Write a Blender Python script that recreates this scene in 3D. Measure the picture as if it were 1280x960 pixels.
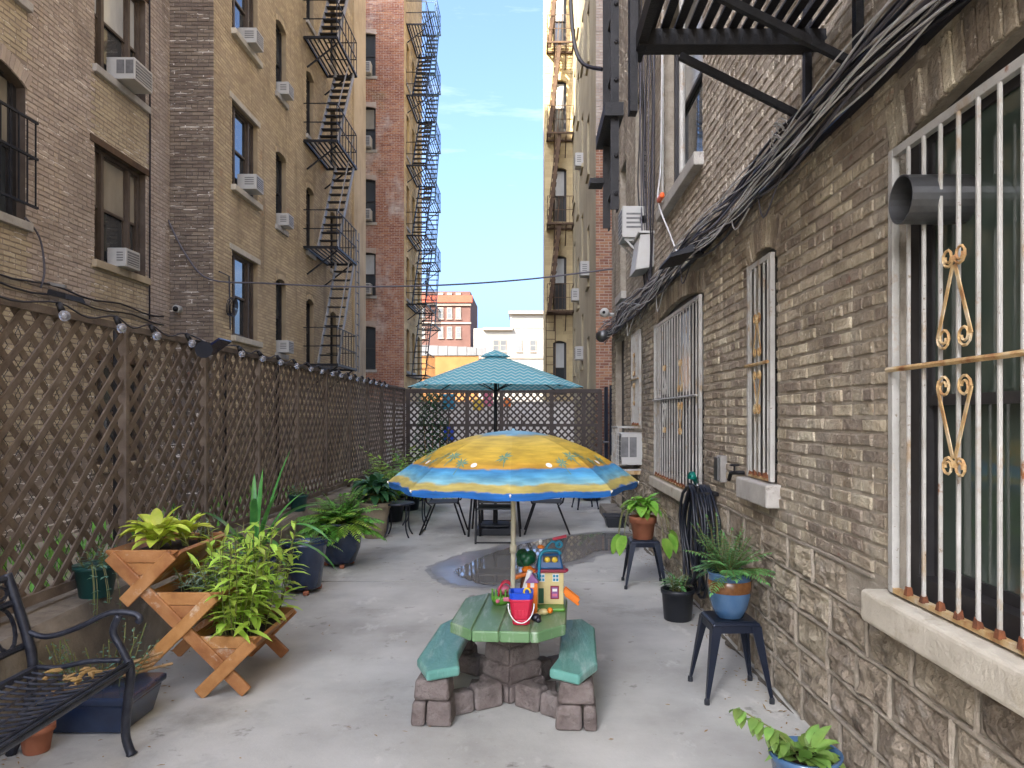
import bpy, math, random
from mathutils import Vector, Matrix, noise as mnoise
R = math.radians
rng = random.Random(7)
for o in list(bpy.data.objects): bpy.data.objects.remove(o)
scn = bpy.context.scene
COL = scn.collection
# ------------------------------------------------------------------ camera
F, CX, CY, HC = 924.0, 660.0, 520.0, 1.65          # focal length (px of 1280), vanishing point, eye height
cam_d = bpy.data.cameras.new('camera'); cam = bpy.data.objects.new('camera', cam_d); COL.objects.link(cam)
cam.location = (0, 0, HC); cam.rotation_euler = (R(90), 0, 0)
cam_d.sensor_width = 36; cam_d.lens = 36 * F / 1280
cam_d.shift_x = -(CX - 640) / 1280; cam_d.shift_y = (CY - 480) / 1280
cam_d.clip_start = .05; cam_d.clip_end = 2000
scn.camera = cam
# ------------------------------------------------------------------ sky and sun
SUN_EL, SUN_AZ = 35.0, 216.0                        # azimuth clockwise from +Y: behind the camera, to the left
w = bpy.data.worlds.new('World'); scn.world = w; w.use_nodes = True
nt = w.node_tree; nt.nodes.clear()
out = nt.nodes.new('ShaderNodeOutputWorld'); bg = nt.nodes.new('ShaderNodeBackground')
sky = nt.nodes.new('ShaderNodeTexSky'); sky.sky_type = 'NISHITA'; sky.sun_disc = False
sky.sun_elevation = R(SUN_EL); sky.sun_rotation = R(SUN_AZ)
sky.altitude = 20; sky.air_density = .68; sky.dust_density = 7; sky.ozone_density = 6
tc = nt.nodes.new('ShaderNodeTexCoord'); mp = nt.nodes.new('ShaderNodeMapping'); mp.inputs['Scale'].default_value = (1.2, 1.2, 8)
nz = nt.nodes.new('ShaderNodeTexNoise'); nz.inputs['Scale'].default_value = 2.2; nz.inputs['Detail'].default_value = 7; nz.inputs['Roughness'].default_value = .6
rp = nt.nodes.new('ShaderNodeValToRGB'); rp.color_ramp.elements[0].position = .54; rp.color_ramp.elements[1].position = .80
rp.color_ramp.elements[1].color = (.45, .45, .45, 1)
mx = nt.nodes.new('ShaderNodeMixRGB'); mx.inputs[2].default_value = (3.2, 3.4, 3.6, 1)
nt.links.new(tc.outputs['Generated'], mp.inputs[0]); nt.links.new(mp.outputs[0], nz.inputs[0]); nt.links.new(nz.outputs[0], rp.inputs[0])
nt.links.new(rp.outputs[0], mx.inputs[0]); nt.links.new(sky.outputs[0], mx.inputs[1]); nt.links.new(mx.outputs[0], bg.inputs[0])
bg.inputs[1].default_value = .15
nt.links.new(bg.outputs[0], out.inputs[0])
sd = bpy.data.lights.new('sun', 'SUN'); sun = bpy.data.objects.new('sun', sd); COL.objects.link(sun)
sd.energy = 4.2; sd.angle = R(.5); sd.color = (1, .86, .66)
sdir = Vector((math.sin(R(SUN_AZ)) * math.cos(R(SUN_EL)), math.cos(R(SUN_AZ)) * math.cos(R(SUN_EL)), math.sin(R(SUN_EL))))
sun.rotation_euler = sdir.to_track_quat('Z', 'Y').to_euler()
vs = scn.view_settings; vs.view_transform = 'Standard'; vs.look = 'None'; vs.gamma = 1; vs.use_curve_mapping = False
vs.exposure = 2.42

# ------------------------------------------------------------------ helpers
def P(px, py, Y):                                    # where the sight line through a pixel meets depth Y
    return Vector(((px - CX) / F * Y, Y, HC - (py - CY) / F * Y))
V = Vector
class MB:
    def __init__(s): s.v = []; s.f = []; s.m = []; s.cur = 0
    def add(s, vs_, fs):
        n = len(s.v); s.v += [tuple(p) for p in vs_]
        for f in fs: s.f.append([n + i for i in f]); s.m.append(s.cur)
        return s
    def mm(s, x0, x1, y0, y1, z0, z1):
        return s.add([(x0,y0,z0),(x1,y0,z0),(x1,y1,z0),(x0,y1,z0),(x0,y0,z1),(x1,y0,z1),(x1,y1,z1),(x0,y1,z1)],
            [(3,2,1,0),(4,5,6,7),(0,1,5,4),(1,2,6,5),(2,3,7,6),(3,0,4,7)])
    def box(s, c, d): return s.mm(c[0]-d[0]/2, c[0]+d[0]/2, c[1]-d[1]/2, c[1]+d[1]/2, c[2]-d[2]/2, c[2]+d[2]/2)
    def bar(s, p, q, w_, h, up=(0,0,1)):
        p = V(p); q = V(q); d = (q - p).normalized(); a = d.cross(V(up))
        if a.length < 1e-4: a = d.cross(V((0,1,0)))
        a.normalize(); b = a.cross(d).normalized(); a *= w_/2; b *= h/2
        vs_ = [p-a-b, p+a-b, p+a+b, p-a+b, q-a-b, q+a-b, q+a+b, q-a+b]
        return s.add(vs_, [(0,1,2,3),(7,6,5,4),(0,4,5,1),(1,5,6,2),(2,6,7,3),(3,7,4,0)])
    def tube(s, pts, r, n=6, closed=False, squash=None):
        pts = [V(p) for p in pts]; N = len(pts); base = len(s.v); prev = None
        for i, p in enumerate(pts):
            if closed: t = pts[(i+1) % N] - pts[i-1]
            else: t = pts[min(i+1, N-1)] - pts[max(i-1, 0)]
            t.normalize()
            if prev is None:
                a = t.cross(V((0,0,1)))
                if a.length < .1: a = t.cross(V((0,1,0)))
            else: a = prev - t * prev.dot(t)
            a.normalize(); prev = a; b = t.cross(a)
            rr = r[i] if isinstance(r, (list, tuple)) else r
            for k in range(n):
                an = 2*math.pi*k/n; s.v.append(tuple(p + a*math.cos(an)*rr + b*math.sin(an)*rr*(squash or 1)))
        for i in range(N if closed else N-1):
            for k in range(n):
                j = (i+1) % N; k2 = (k+1) % n
                s.f.append([base+i*n+k, base+i*n+k2, base+j*n+k2, base+j*n+k]); s.m.append(s.cur)
        if not closed:
            s.f.append([base+k for k in reversed(range(n))]); s.f.append([base+(N-1)*n+k for k in range(n)]); s.m += [s.cur]*2
        return s
    def lathe(s, c, prof, n=24, cap0=True, cap1=False, sx=1, sy=1):
        base = len(s.v); c = V(c)
        for r, z in prof:
            for k in range(n):
                an = 2*math.pi*k/n; s.v.append((c.x + r*sx*math.cos(an), c.y + r*sy*math.sin(an), c.z + z))
        for i in range(len(prof)-1):
            for k in range(n):
                k2 = (k+1) % n; s.f.append([base+i*n+k, base+i*n+k2, base+(i+1)*n+k2, base+(i+1)*n+k]); s.m.append(s.cur)
        if cap0: s.f.append([base+k for k in reversed(range(n))]); s.m.append(s.cur)
        if cap1: s.f.append([base+(len(prof)-1)*n+k for k in range(n)]); s.m.append(s.cur)
        return s
    def prism(s, pts, ext):
        n = len(pts); e = V(ext); pts = [V(p) for p in pts]
        fs = [list(reversed(range(n))), list(range(n, 2*n))] + [(i, (i+1) % n, n+(i+1) % n, n+i) for i in range(n)]
        return s.add(pts + [p+e for p in pts], fs)
    def taper(s, pts, pts2):
        n = len(pts)
        fs = [list(reversed(range(n))), list(range(n, 2*n))] + [(i, (i+1) % n, n+(i+1) % n, n+i) for i in range(n)]
        return s.add([V(p) for p in pts] + [V(p) for p in pts2], fs)
    def ball(s, c, r, n=10, m=7, sc=(1,1,1), jit=0):
        c = V(c); base = len(s.v)
        for i in range(m+1):
            th = math.pi*i/m
            for k in range(n):
                an = 2*math.pi*k/n; j = 1 + jit*(rng.random()-.5)
                s.v.append((c.x+r*sc[0]*j*math.sin(th)*math.cos(an), c.y+r*sc[1]*j*math.sin(th)*math.sin(an), c.z+r*sc[2]*j*math.cos(th)))
        for i in range(m):
            for k in range(n):
                k2 = (k+1) % n; s.f.append([base+(i+1)*n+k, base+(i+1)*n+k2, base+i*n+k2, base+i*n+k]); s.m.append(s.cur)
        return s
    def leaf(s, b, d, L, W, droop=.5, segs=4, fold=.25, side=None, prof=None, twist=0):
        # a blade: two strips either side of a midrib, bending down along its length
        b = V(b); d = V(d).normalized(); a = d.cross(V((0,0,1)))
        if a.length < .05: a = V((1,0,0))
        a.normalize()
        if twist: a = Matrix.Rotation(twist, 3, d) @ a
        p = b.copy(); rows = []
        for i in range(segs+1):
            t = i/segs
            wv = (prof(t) if prof else math.sin(math.pi*(.06+.94*t)**.75)**.8 if t < 1 else 0) * W/2
            nrm = a.cross(d).normalized()
            rows.append((p - a*wv + nrm*fold*wv, p.copy(), p + a*wv + nrm*fold*wv))
            d = (d + V((0,0,-1))*droop/segs).normalized(); p = p + d*L/segs
        n = len(s.v)
        for r in rows: s.v += [tuple(x) for x in r]
        for i in range(segs):
            q = n+3*i
            s.f += [[q, q+1, q+4, q+3], [q+1, q+2, q+5, q+4]]; s.m += [s.cur]*2
        return s
    def build(s, name, mats, parent=None, smooth=False, bevel=0, seg=2, kind=None, label=None):
        me = bpy.data.meshes.new(name); me.from_pydata(s.v, [], s.f)
        if not isinstance(mats, (list, tuple)): mats = [mats]
        for m in mats: me.materials.append(M[m] if isinstance(m, str) else m)
        if len(mats) > 1: me.polygons.foreach_set('material_index', s.m)
        if smooth: me.polygons.foreach_set('use_smooth', [True]*len(me.polygons))
        me.update()
        return link(name, me, parent, bevel, seg, kind, label)
def link(name, me, parent=None, bevel=0, seg=2, kind=None, label=None):
    o = bpy.data.objects.new(name, me); COL.objects.link(o)
    if parent is not None:
        o.parent = parent
        if parent.type == 'EMPTY': o.matrix_parent_inverse = Matrix.Translation(-parent.location)
    if bevel:
        m = o.modifiers.new('bevel', 'BEVEL'); m.width = bevel; m.segments = seg; m.limit_method = 'ANGLE'; m.angle_limit = R(40); m.harden_normals = False
    if kind: o['kind'] = kind
    if label: o['label'] = label
    return o
def tag(o, label, cat, group=None):
    o['label'] = label; o['category'] = cat
    if group: o['group'] = group
    return o
def thing(name, loc, label, cat, group=None):
    o = bpy.data.objects.new(name, None); COL.objects.link(o); o.location = loc; o.empty_display_size = .1
    return tag(o, label, cat, group)
def copy_tree(o, parent=None, loc=None, rz=None, label=None):
    c = o.copy(); COL.objects.link(c)
    if parent is not None: c.parent = parent
    if loc is not None: c.location = loc
    if rz is not None: c.rotation_euler = (0, 0, rz)
    if label: c['label'] = label
    for ch in o.children: copy_tree(ch, c)
    return c
def structure(o): o['kind'] = 'structure'; return o
def u(a, b): return rng.uniform(a, b)
def arc(c, r, a0, a1, n, ax, ay):                    # points on an arc in the plane of two axes
    c = V(c); ax = V(ax); ay = V(ay)
    return [c + ax*r*math.cos(a0+(a1-a0)*i/n) + ay*r*math.sin(a0+(a1-a0)*i/n) for i in range(n+1)]
def spiral(c, r0, r1, a0, a1, n, ax, ay):
    c = V(c); ax = V(ax); ay = V(ay); o = []
    for i in range(n+1):
        t = i/n; a = a0+(a1-a0)*t; r = r0+(r1-r0)*t
        o.append(c + ax*r*math.cos(a) + ay*r*math.sin(a))
    return o
def smoothpath(pts, k=4):                            # Catmull-Rom through points
    pts = [V(p) for p in pts]; o = []
    for i in range(len(pts)-1):
        p0 = pts[max(i-1,0)]; p1 = pts[i]; p2 = pts[i+1]; p3 = pts[min(i+2, len(pts)-1)]
        for j in range(k):
            t = j/k
            o.append(.5*((2*p1) + (p2-p0)*t + (2*p0-5*p1+4*p2-p3)*t*t + (3*p1-p0-3*p2+p3)*t**3))
    return o + [pts[-1]]

# ------------------------------------------------------------------ materials
M = {}
def mat(name, cols, scale=3, detail=6, rough=.75, bump=0, bscale=60, metal=0, stretch=(1,1,1), rand=0, lo=.32, hi=.68, spec=.4,
        spots=None, coat=0, sss=0, bdetail=6, bdist=.02, dirt=None, rvar=0):
    """noise-mixed colours on world position; spots=(colour, scale, threshold lo, hi, stretch); dirt=(colour, scale, amount)"""
    m = bpy.data.materials.new(name); m.use_nodes = True; t = m.node_tree; N = t.nodes; L = t.links
    bs = N['Principled BSDF']; geo = N.new('ShaderNodeNewGeometry')
    def mapped(st):
        k = N.new('ShaderNodeMapping'); k.inputs['Scale'].default_value = st; L.new(geo.outputs['Position'], k.inputs[0]); return k.outputs[0]
    def nz_(sc, st=(1,1,1), d=6, r=.6):
        k = N.new('ShaderNodeTexNoise'); k.inputs['Scale'].default_value = sc; k.inputs['Detail'].default_value = d; k.inputs['Roughness'].default_value = r
        L.new(mapped(st), k.inputs[0]); return k.outputs[0]
    if len(cols) == 1:
        cn = N.new('ShaderNodeRGB'); cn.outputs[0].default_value = (*cols[0], 1); c = cn.outputs[0]
    else:
        rp = N.new('ShaderNodeValToRGB'); el = rp.color_ramp.elements
        while len(el) < len(cols): el.new(.5)
        for i, cc in enumerate(cols):
            el[i].position = lo + (hi-lo)*i/(len(cols)-1); el[i].color = (*cc, 1)
        L.new(nz_(scale, stretch, detail), rp.inputs[0]); c = rp.outputs[0]
    def blend(c, f, col, mode='MIX'):
        k = N.new('ShaderNodeMixRGB'); k.blend_type = mode; L.new(f, k.inputs[0]); L.new(c, k.inputs[1]); k.inputs[2].default_value = (*col, 1); return k.outputs[0]
    for sp in ([] if spots is None else spots if isinstance(spots, list) else [spots]):
        col, sc, a, b = sp[:4]; st = sp[4] if len(sp) > 4 else (1,1,1)
        mr = N.new('ShaderNodeMapRange'); mr.inputs['From Min'].default_value = a; mr.inputs['From Max'].default_value = b
        L.new(nz_(sc, st, 7, .65), mr.inputs[0]); c = blend(c, mr.outputs[0], col)
    if dirt:
        mr = N.new('ShaderNodeMapRange'); mr.inputs['From Min'].default_value = .4; mr.inputs['From Max'].default_value = .75; mr.inputs['To Max'].default_value = dirt[2]
        L.new(nz_(dirt[1], dirt[3] if len(dirt) > 3 else (1,1,1), 8, .7), mr.inputs[0]); c = blend(c, mr.outputs[0], dirt[0])
    if rand:
        oi = N.new('ShaderNodeObjectInfo'); ad = N.new('ShaderNodeMath'); ad.operation = 'ADD'; fr = N.new('ShaderNodeMath'); fr.operation = 'FRACT'
        L.new(oi.outputs['Random'], ad.inputs[0]); L.new(geo.outputs['Random Per Island'], ad.inputs[1]); L.new(ad.outputs[0], fr.inputs[0])
        mr = N.new('ShaderNodeMapRange'); mr.inputs['To Min'].default_value = 1-rand; mr.inputs['To Max'].default_value = 1+rand; L.new(fr.outputs[0], mr.inputs[0])
        hs = N.new('ShaderNodeHueSaturation'); L.new(mr.outputs[0], hs.inputs['Value']); L.new(c, hs.inputs['Color'])
        m2 = N.new('ShaderNodeMapRange'); m2.inputs['To Min'].default_value = .5-rand*.04; m2.inputs['To Max'].default_value = .5+rand*.04; L.new(fr.outputs[0], m2.inputs[0])
        L.new(m2.outputs[0], hs.inputs['Hue']); c = hs.outputs[0]
    L.new(c, bs.inputs['Base Color'])
    bs.inputs['Roughness'].default_value = rough; bs.inputs['Metallic'].default_value = metal; bs.inputs['Specular IOR Level'].default_value = spec
    if rvar:
        mr = N.new('ShaderNodeMapRange'); mr.inputs['From Min'].default_value = .3; mr.inputs['From Max'].default_value = .7
        mr.inputs['To Min'].default_value = rough-rvar; mr.inputs['To Max'].default_value = min(1, rough+rvar)
        L.new(nz_(scale*1.7, stretch, 5), mr.inputs[0]); L.new(mr.outputs[0], bs.inputs['Roughness'])
    if coat: bs.inputs['Coat Weight'].default_value = coat; bs.inputs['Coat Roughness'].default_value = .08
    if sss: bs.inputs['Transmission Weight'].default_value = 0
    if bump:
        bn = N.new('ShaderNodeBump'); bn.inputs['Strength'].default_value = bump; bn.inputs['Distance'].default_value = bdist
        L.new(nz_(bscale, stretch, bdetail, .65), bn.inputs['Height']); L.new(bn.outputs[0], bs.inputs['Normal'])
    M[name] = m
    return m
def leafmat(name, c1, c2, rough=.4, trans=.35):
    m = mat(name, [c1, c2], scale=9, rough=rough, rand=.38, spec=.4, spots=((c1[0]*1.5+.05,c1[1]*.95,c1[2]*.8), 13, .63, .74))
    t = m.node_tree; N = t.nodes; L = t.links; bs = N['Principled BSDF']; o = N['Material Output']
    tr = N.new('ShaderNodeBsdfTranslucent'); mx = N.new('ShaderNodeMixShader'); mx.inputs[0].default_value = trans
    src = bs.inputs['Base Color'].links[0].from_socket
    L.new(src, tr.inputs[0]); L.new(bs.outputs[0], mx.inputs[1]); L.new(tr.outputs[0], mx.inputs[2]); L.new(mx.outputs[0], o.inputs[0])
    return m
mat('concrete', [(0.28,0.274,0.247), (0.4,0.393,0.357), (0.5,0.492,0.45)], scale=.8, detail=10, rough=.8, bump=.25, bscale=45, bdist=.01, rvar=.16,
    spots=[((.22,.215,.19), .9, .56, .74), ((.58,.572,.52), 2.2, .58, .72, (1,.5,1)), ((.16,.155,.132), 4.5, .62, .72), ((.24,.19,.13), 1.9, .66, .76), ((.15,.14,.125), 28, .67, .75), ((.60,.59,.55), 60, .64, .76)])
mat('joint', [(0.03,0.028,0.025), (0.06,0.055,0.05)], scale=14, rough=.95)
mat('wetconcrete', [(.19,.188,.185), (.27,.265,.26)], scale=5, rough=.30, spec=1.0, bump=.04, bscale=40, coat=.5)
mat('soil', [(.02,.014,.01), (.06,.042,.03)], scale=30, rough=.95, bump=.8, bscale=60)
mat('yard', [(.20,.17,.12), (.30,.26,.2), (.12,.14,.06)], scale=1.2, rough=.95, bump=.5, bscale=20)
mat('curb', [(.13,.11,.085), (.22,.19,.15), (.3,.27,.22)], scale=2.5, detail=9, rough=.9, bump=.5, bscale=30,
    spots=[((.07,.06,.045), 3, .55, .72, (1,1,.4)), ((.38,.35,.3), 4, .62, .75)])
# right wall
mat('wall_brick', [(0.22,0.176,0.124), (0.355,0.292,0.213), (0.48,0.405,0.3)], scale=3.2, detail=9, rough=.88, bump=1.0, bscale=30, bdist=.03, rand=.30,
    spots=[((.54,.48,.37), 1.5, .52, .68, (1,1,.7)), ((.13,.115,.098), 1.1, .54, .70, (1,1,.5)), ((.19,.165,.14), 6, .60, .74), ((.12,.10,.082), 3.5, .60, .72, (1,1,.14)), ((.62,.55,.43), 4.5, .63, .72, (1,1,.2)), ((.28,.15,.10), 8, .64, .72), ((.58,.52,.42), 26, .60, .68), ((.09,.08,.07), 19, .64, .72)])
mat('wall_brick_up', [(0.28,0.235,0.18), (0.4,0.342,0.272), (0.5,0.437,0.36)], scale=2.6, detail=9, rough=.88, bump=1.0, bscale=30, bdist=.025, rand=.13,
    spots=[((.54,.49,.41), 2.3, .60, .74, (1,1,.7)), ((.13,.115,.10), 1.2, .55, .74, (1,1,.4)), ((.10,.085,.07), 3.5, .60, .74, (1,1,.12)), ((.30,.18,.14), 6, .64, .74)])
mat('wall_mortar', [(0.25,0.215,0.168), (0.4,0.355,0.285)], scale=7, rough=.95, bump=.7, bscale=60, spots=((.35,.31,.25), 12, .6, .72))
mat('wall_stone', [(0.18,0.146,0.105), (0.3,0.25,0.184), (0.41,0.35,0.265)], scale=4.5, detail=10, rough=.92, bump=1.0, bscale=22, bdist=.05, rand=.2,
    spots=[((.48,.43,.36), 6, .57, .70), ((.085,.072,.056), 4, .57, .70), ((.28,.20,.15), 8, .64, .75), ((.07,.06,.05), 24, .63, .72)])
mat('stone_joint', [(0.21,0.18,0.138), (0.35,0.305,0.243)], scale=9, rough=.95, bump=.8, bscale=50)
mat('sill', [(.42,.38,.30), (.54,.50,.41)], scale=5, rough=.85, bump=.5, bscale=45, spots=[((.14,.12,.09), 26, .67, .74), ((.30,.25,.17), 3.5, .58, .72)])
mat('sill_grey', [(.32,.30,.27), (.44,.42,.38)], scale=6, rough=.85, bump=.4, bscale=45, spots=((.14,.12,.1), 9, .62, .74))
mat('whitepaint', [(0.3,0.29,0.26), (0.42,0.41,0.38)], scale=6, rough=.45, bump=.15, bscale=80, spots=[((.26,.17,.08), 5, .56, .72), ((.20,.08,.03), 9, .64, .72), ((.16,.12,.08), 45, .62, .70)])
mat('rustpaint', [(.55,.47,.33), (.45,.30,.13), (.24,.09,.03)], scale=11, rough=.7, bump=.4, bscale=70)
mat('rust', [(0.2,0.065,0.022), (0.09,0.032,0.016)], scale=20, rough=.9, bump=.5, bscale=90)
mat('darkframe', [(.018,.017,.018), (.035,.033,.034)], scale=8, rough=.5)
mat('brownframe', [(.055,.040,.030), (.085,.063,.048)], scale=5, rough=.6, stretch=(1,1,.3), dirt=((.16,.13,.1), 3, .5))
mat('interior', [(.02,.02,.02)], rough=.95)
def glass(name, base, rough=.04):
    m = mat(name, [base, tuple(c*1.7 for c in base)], scale=1.2, rough=rough, spec=.8, stretch=(1,1,.4), bump=.012, bscale=2.2, bdist=.2, bdetail=1)
glass('pane', (.030,.034,.036)); glass('pane_green', (.035,.048,.038)); glass('pane_blind', (.20,.18,.14), .2); glass('pane_curtain', (.33,.34,.33), .12)
mat('acwhite', [(0.4,0.4,0.38), (0.52,0.52,0.5)], scale=4, rough=.5, dirt=((.28,.25,.2), 4, .6))
mat('acgrille', [(.10,.10,.10), (.17,.17,.17)], scale=10, rough=.5)
mat('duct', [(0.2,0.205,0.21), (0.11,0.115,0.12)], scale=5, rough=.42, metal=.85, dirt=((.1,.09,.08), 3, .7))
mat('blacksteel', [(.006,.006,.007), (.014,.0135,.015)], scale=12, rough=.5, bump=.2, bscale=70, spec=.25, spots=((.07,.065,.06), 30, .69, .76))
mat('rustedsteel', [(.055,.032,.020), (.11,.065,.035)], scale=6, rough=.75)
mat('tealsteel', [(0.045,0.09,0.11), (0.065,0.125,0.145)], scale=6, rough=.6)
mat('greysteel', [(0.2,0.19,0.175), (0.3,0.285,0.26)], scale=6, rough=.5)
mat('cableblack', [(.012,.011,.016)], rough=.45); mat('cablewhite', [(.62,.61,.60), (.42,.41,.40)], scale=6, rough=.5); mat('cablegrey', [(.09,.085,.10)], rough=.5)
mat('orange_plastic', [(.75,.12,.02)], rough=.4)
# left buildings
chips = ((.68,.62,.54), 7, .64, .69, (.6,.6,5))
mat('a_brick', [(0.33,0.27,0.215), (0.42,0.345,0.28), (0.46,0.385,0.32)], scale=.9, detail=8, rough=.8, bump=.4, bscale=40, rand=.12, spots=[((.46,.36,.22), .7, .58, .74, (1,1,.3)), ((.17,.13,.10), 1.2, .57, .75, (1,1,.22)), ((.52,.40,.24), 2.5, .62, .75, (1,1,.1)), chips])
mat('a_tan', [(0.37,0.305,0.205), (0.47,0.395,0.275)], scale=2.2, detail=8, rough=.8, bump=.4, bscale=40, rand=.10, stretch=(1,1,.2), spots=((.15,.11,.07), 3, .57, .75, (1,1,.12)))
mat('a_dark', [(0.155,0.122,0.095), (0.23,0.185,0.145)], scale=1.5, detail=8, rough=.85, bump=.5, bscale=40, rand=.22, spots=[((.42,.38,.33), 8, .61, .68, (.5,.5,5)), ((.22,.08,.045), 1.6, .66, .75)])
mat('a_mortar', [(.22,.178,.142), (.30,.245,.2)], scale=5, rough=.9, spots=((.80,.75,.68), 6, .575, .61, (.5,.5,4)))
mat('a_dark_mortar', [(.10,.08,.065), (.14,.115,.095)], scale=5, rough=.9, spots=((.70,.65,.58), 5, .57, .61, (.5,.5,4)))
mat('b_brick', [(0.39,0.298,0.178), (0.48,0.374,0.23), (0.54,0.43,0.275)], scale=.8, detail=8, rough=.8, bump=.4, bscale=40, rand=.14, spots=[((.20,.145,.085), .9, .54, .72, (1,1,.22)), ((.16,.12,.08), 3, .60, .75, (1,1,.08)), ((.42,.22,.10), 1.1, .64, .75), ((.66,.58,.44), 7, .65, .70, (.6,.6,4))])
mat('b_mortar', [(0.28,0.22,0.14), (0.36,0.285,0.185)], scale=5, rough=.9)
mat('c_brick', [(0.27,0.1,0.055), (0.34,0.145,0.085), (0.38,0.19,0.125)], scale=1.2, detail=8, rough=.85, bump=.4, bscale=40, rand=.25, spots=[((.50,.42,.37), 1.3, .52, .68, (1,1,.45)), ((.55,.48,.43), 9, .60, .68, (1,1,3)), ((.20,.12,.06), .8, .6, .75)])
mat('c_mortar', [(.36,.27,.21), (.46,.39,.33)], scale=4, rough=.9)
mat('d_brick', [(0.450,0.317,0.149), (0.575,0.415,0.218)], scale=1.2, detail=8, rough=.85, rand=.14, bump=.3, bscale=30, spots=((.28,.17,.09), .8, .6, .75, (1,1,.3)))
mat('e_brick', [(0.263,0.122,0.071), (0.350,0.177,0.109)], scale=1.6, detail=8, rough=.88, bump=.4, bscale=40, rand=.28, spots=((.12,.075,.055), 1.5, .58, .72))
mat('e_grey', [(0.338,0.293,0.253), (0.425,0.378,0.333)], scale=1.6, rough=.88, bump=.4, bscale=40, rand=.16)
mat('e_stucco', [(0.33,0.285,0.185), (0.43,0.375,0.25)], scale=.9, detail=9, rough=.9, bump=.5, bscale=9, spots=((.22,.19,.12), .8, .6, .75, (1,1,.2)))
mat('f_wall', [(0.44,0.35,0.19), (0.53,0.43,0.25)], scale=1, detail=8, rough=.85, bump=.3, bscale=20, rand=.1)
mat('roofing', [(.12,.12,.12), (.2,.2,.2)], scale=2, rough=.9)
mat('far_brick', [(.065,.032,.027), (.09,.046,.038)], scale=.5, rough=.9, rand=.1); mat('far_cornice', [(.20,.038,.018), (.25,.052,.024)], scale=.7, rough=.7)
mat('far_stone', [(.17,.145,.125), (.22,.19,.165)], scale=.5, rough=.8); mat('far_white', [(.215,.208,.19), (.25,.242,.225)], scale=.3, rough=.8)
mat('far_yellow', [(.16,.07,.018), (.21,.10,.03)], scale=1, rough=.8); mat('far_metal', [(.10,.105,.115), (.13,.135,.145)], scale=2, rough=.5, metal=.2)
mat('far_pane', [(.05,.055,.06), (.12,.13,.14)], scale=.4, rough=.15)
mat('bounce_cream', [(.50,.44,.36), (.60,.54,.45)], scale=.5, rough=.85)  # cream for unseen storeys, kept light to bounce warm sun
mat('yard_render', [(.62,.6,.56), (.72,.7,.66)], scale=.6, rough=.85)
# fence, planters, furniture
mat('slat', [(0.092,0.07,0.055), (0.138,0.108,0.087), (0.185,0.149,0.123)], scale=5, detail=8, rough=.8, bump=.35, bscale=50, rand=.16, spots=((.20,.16,.125), 5, .64, .76))
mat('slat_far', [(0.052,0.042,0.037), (0.085,0.068,0.06)], scale=4, rough=.85, rand=.12)
mat('wire', [(.022,.02,.018)], rough=.6)
mat('cedar', [(0.25,0.095,0.028), (0.37,0.165,0.052), (0.45,0.225,0.085)], scale=6, detail=8, rough=.55, bump=.3, bscale=30, stretch=(1,.35,1), rand=.14, spots=((.52,.38,.26), 7, .60, .68))
mat('cedar_in', [(.16,.08,.03), (.26,.14,.06)], scale=8, rough=.8)
mat('castiron', [(.012,.014,.022), (.026,.029,.04)], scale=10, rough=.33, metal=.25, bump=.2, bscale=60, dirt=((.08,.085,.1), 12, .5))
mat('glazeblue', [(.010,.020,.050), (.022,.04,.085)], scale=5, rough=.22, spec=.6, coat=.2)
mat('nursery', [(.010,.012,.016), (.018,.02,.026)], scale=6, rough=.45); mat('potgreen', [(.008,.045,.04), (.015,.07,.06)], scale=8, rough=.4)
mat('terracotta', [(0.26,0.085,0.042), (0.34,0.125,0.065)], scale=8, rough=.8, bump=.15, bscale=60, spots=((.5,.35,.27), 9, .66, .75))
mat('tanpot', [(.25,.20,.125), (.33,.275,.185)], scale=5, rough=.8, bump=.3, bscale=40, dirt=((.14,.12,.09), 4, .6))
mat('stoolblue', [(.010,.014,.026), (.018,.023,.038)], scale=6, rough=.30, metal=.35, bump=.05, bscale=20)
mat('ceramicblue', [(.035,.085,.17), (.07,.13,.22)], scale=9, rough=.2, coat=.3, stretch=(1,1,.4)); mat('ceramicbrown', [(.10,.04,.013), (.2,.085,.03)], scale=18, rough=.25, coat=.3)
mat('hose', [(.008,.010,.016)], rough=.38); mat('brass', [(.4,.3,.12)], rough=.35, metal=.9); mat('hosegreen', [(.0,.12,.09)], rough=.35)
mat('chrome', [(.5,.5,.5)], rough=.25, metal=.9)
mat('twig', [(.16,.09,.04), (.40,.27,.13)], scale=20, rough=.9)
mat('playgreen', [(0.1,0.2,0.085), (0.14,0.25,0.115)], scale=3, rough=.36, bump=.06, bscale=60, spots=((.36,.42,.33), 4.5, .52, .72, (3,.5,1)))
mat('playteal', [(0.085,0.24,0.2), (0.13,0.31,0.26)], scale=3, rough=.34, bump=.5, bscale=5, stretch=(3,.8,1), bdetail=3, bdist=.02, spots=((.30,.44,.40), 5, .50, .68, (3,.45,1)))  # pale streaks stand for wood-grain swirls with their whitish sheen painted in
mat('playstone', [(.085,.066,.058), (.135,.106,.094), (.175,.142,.127)], scale=9, detail=7, rough=.7, bump=1.0, bscale=13, bdist=.04, dirt=((.24,.21,.19), 6, .7))
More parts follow.
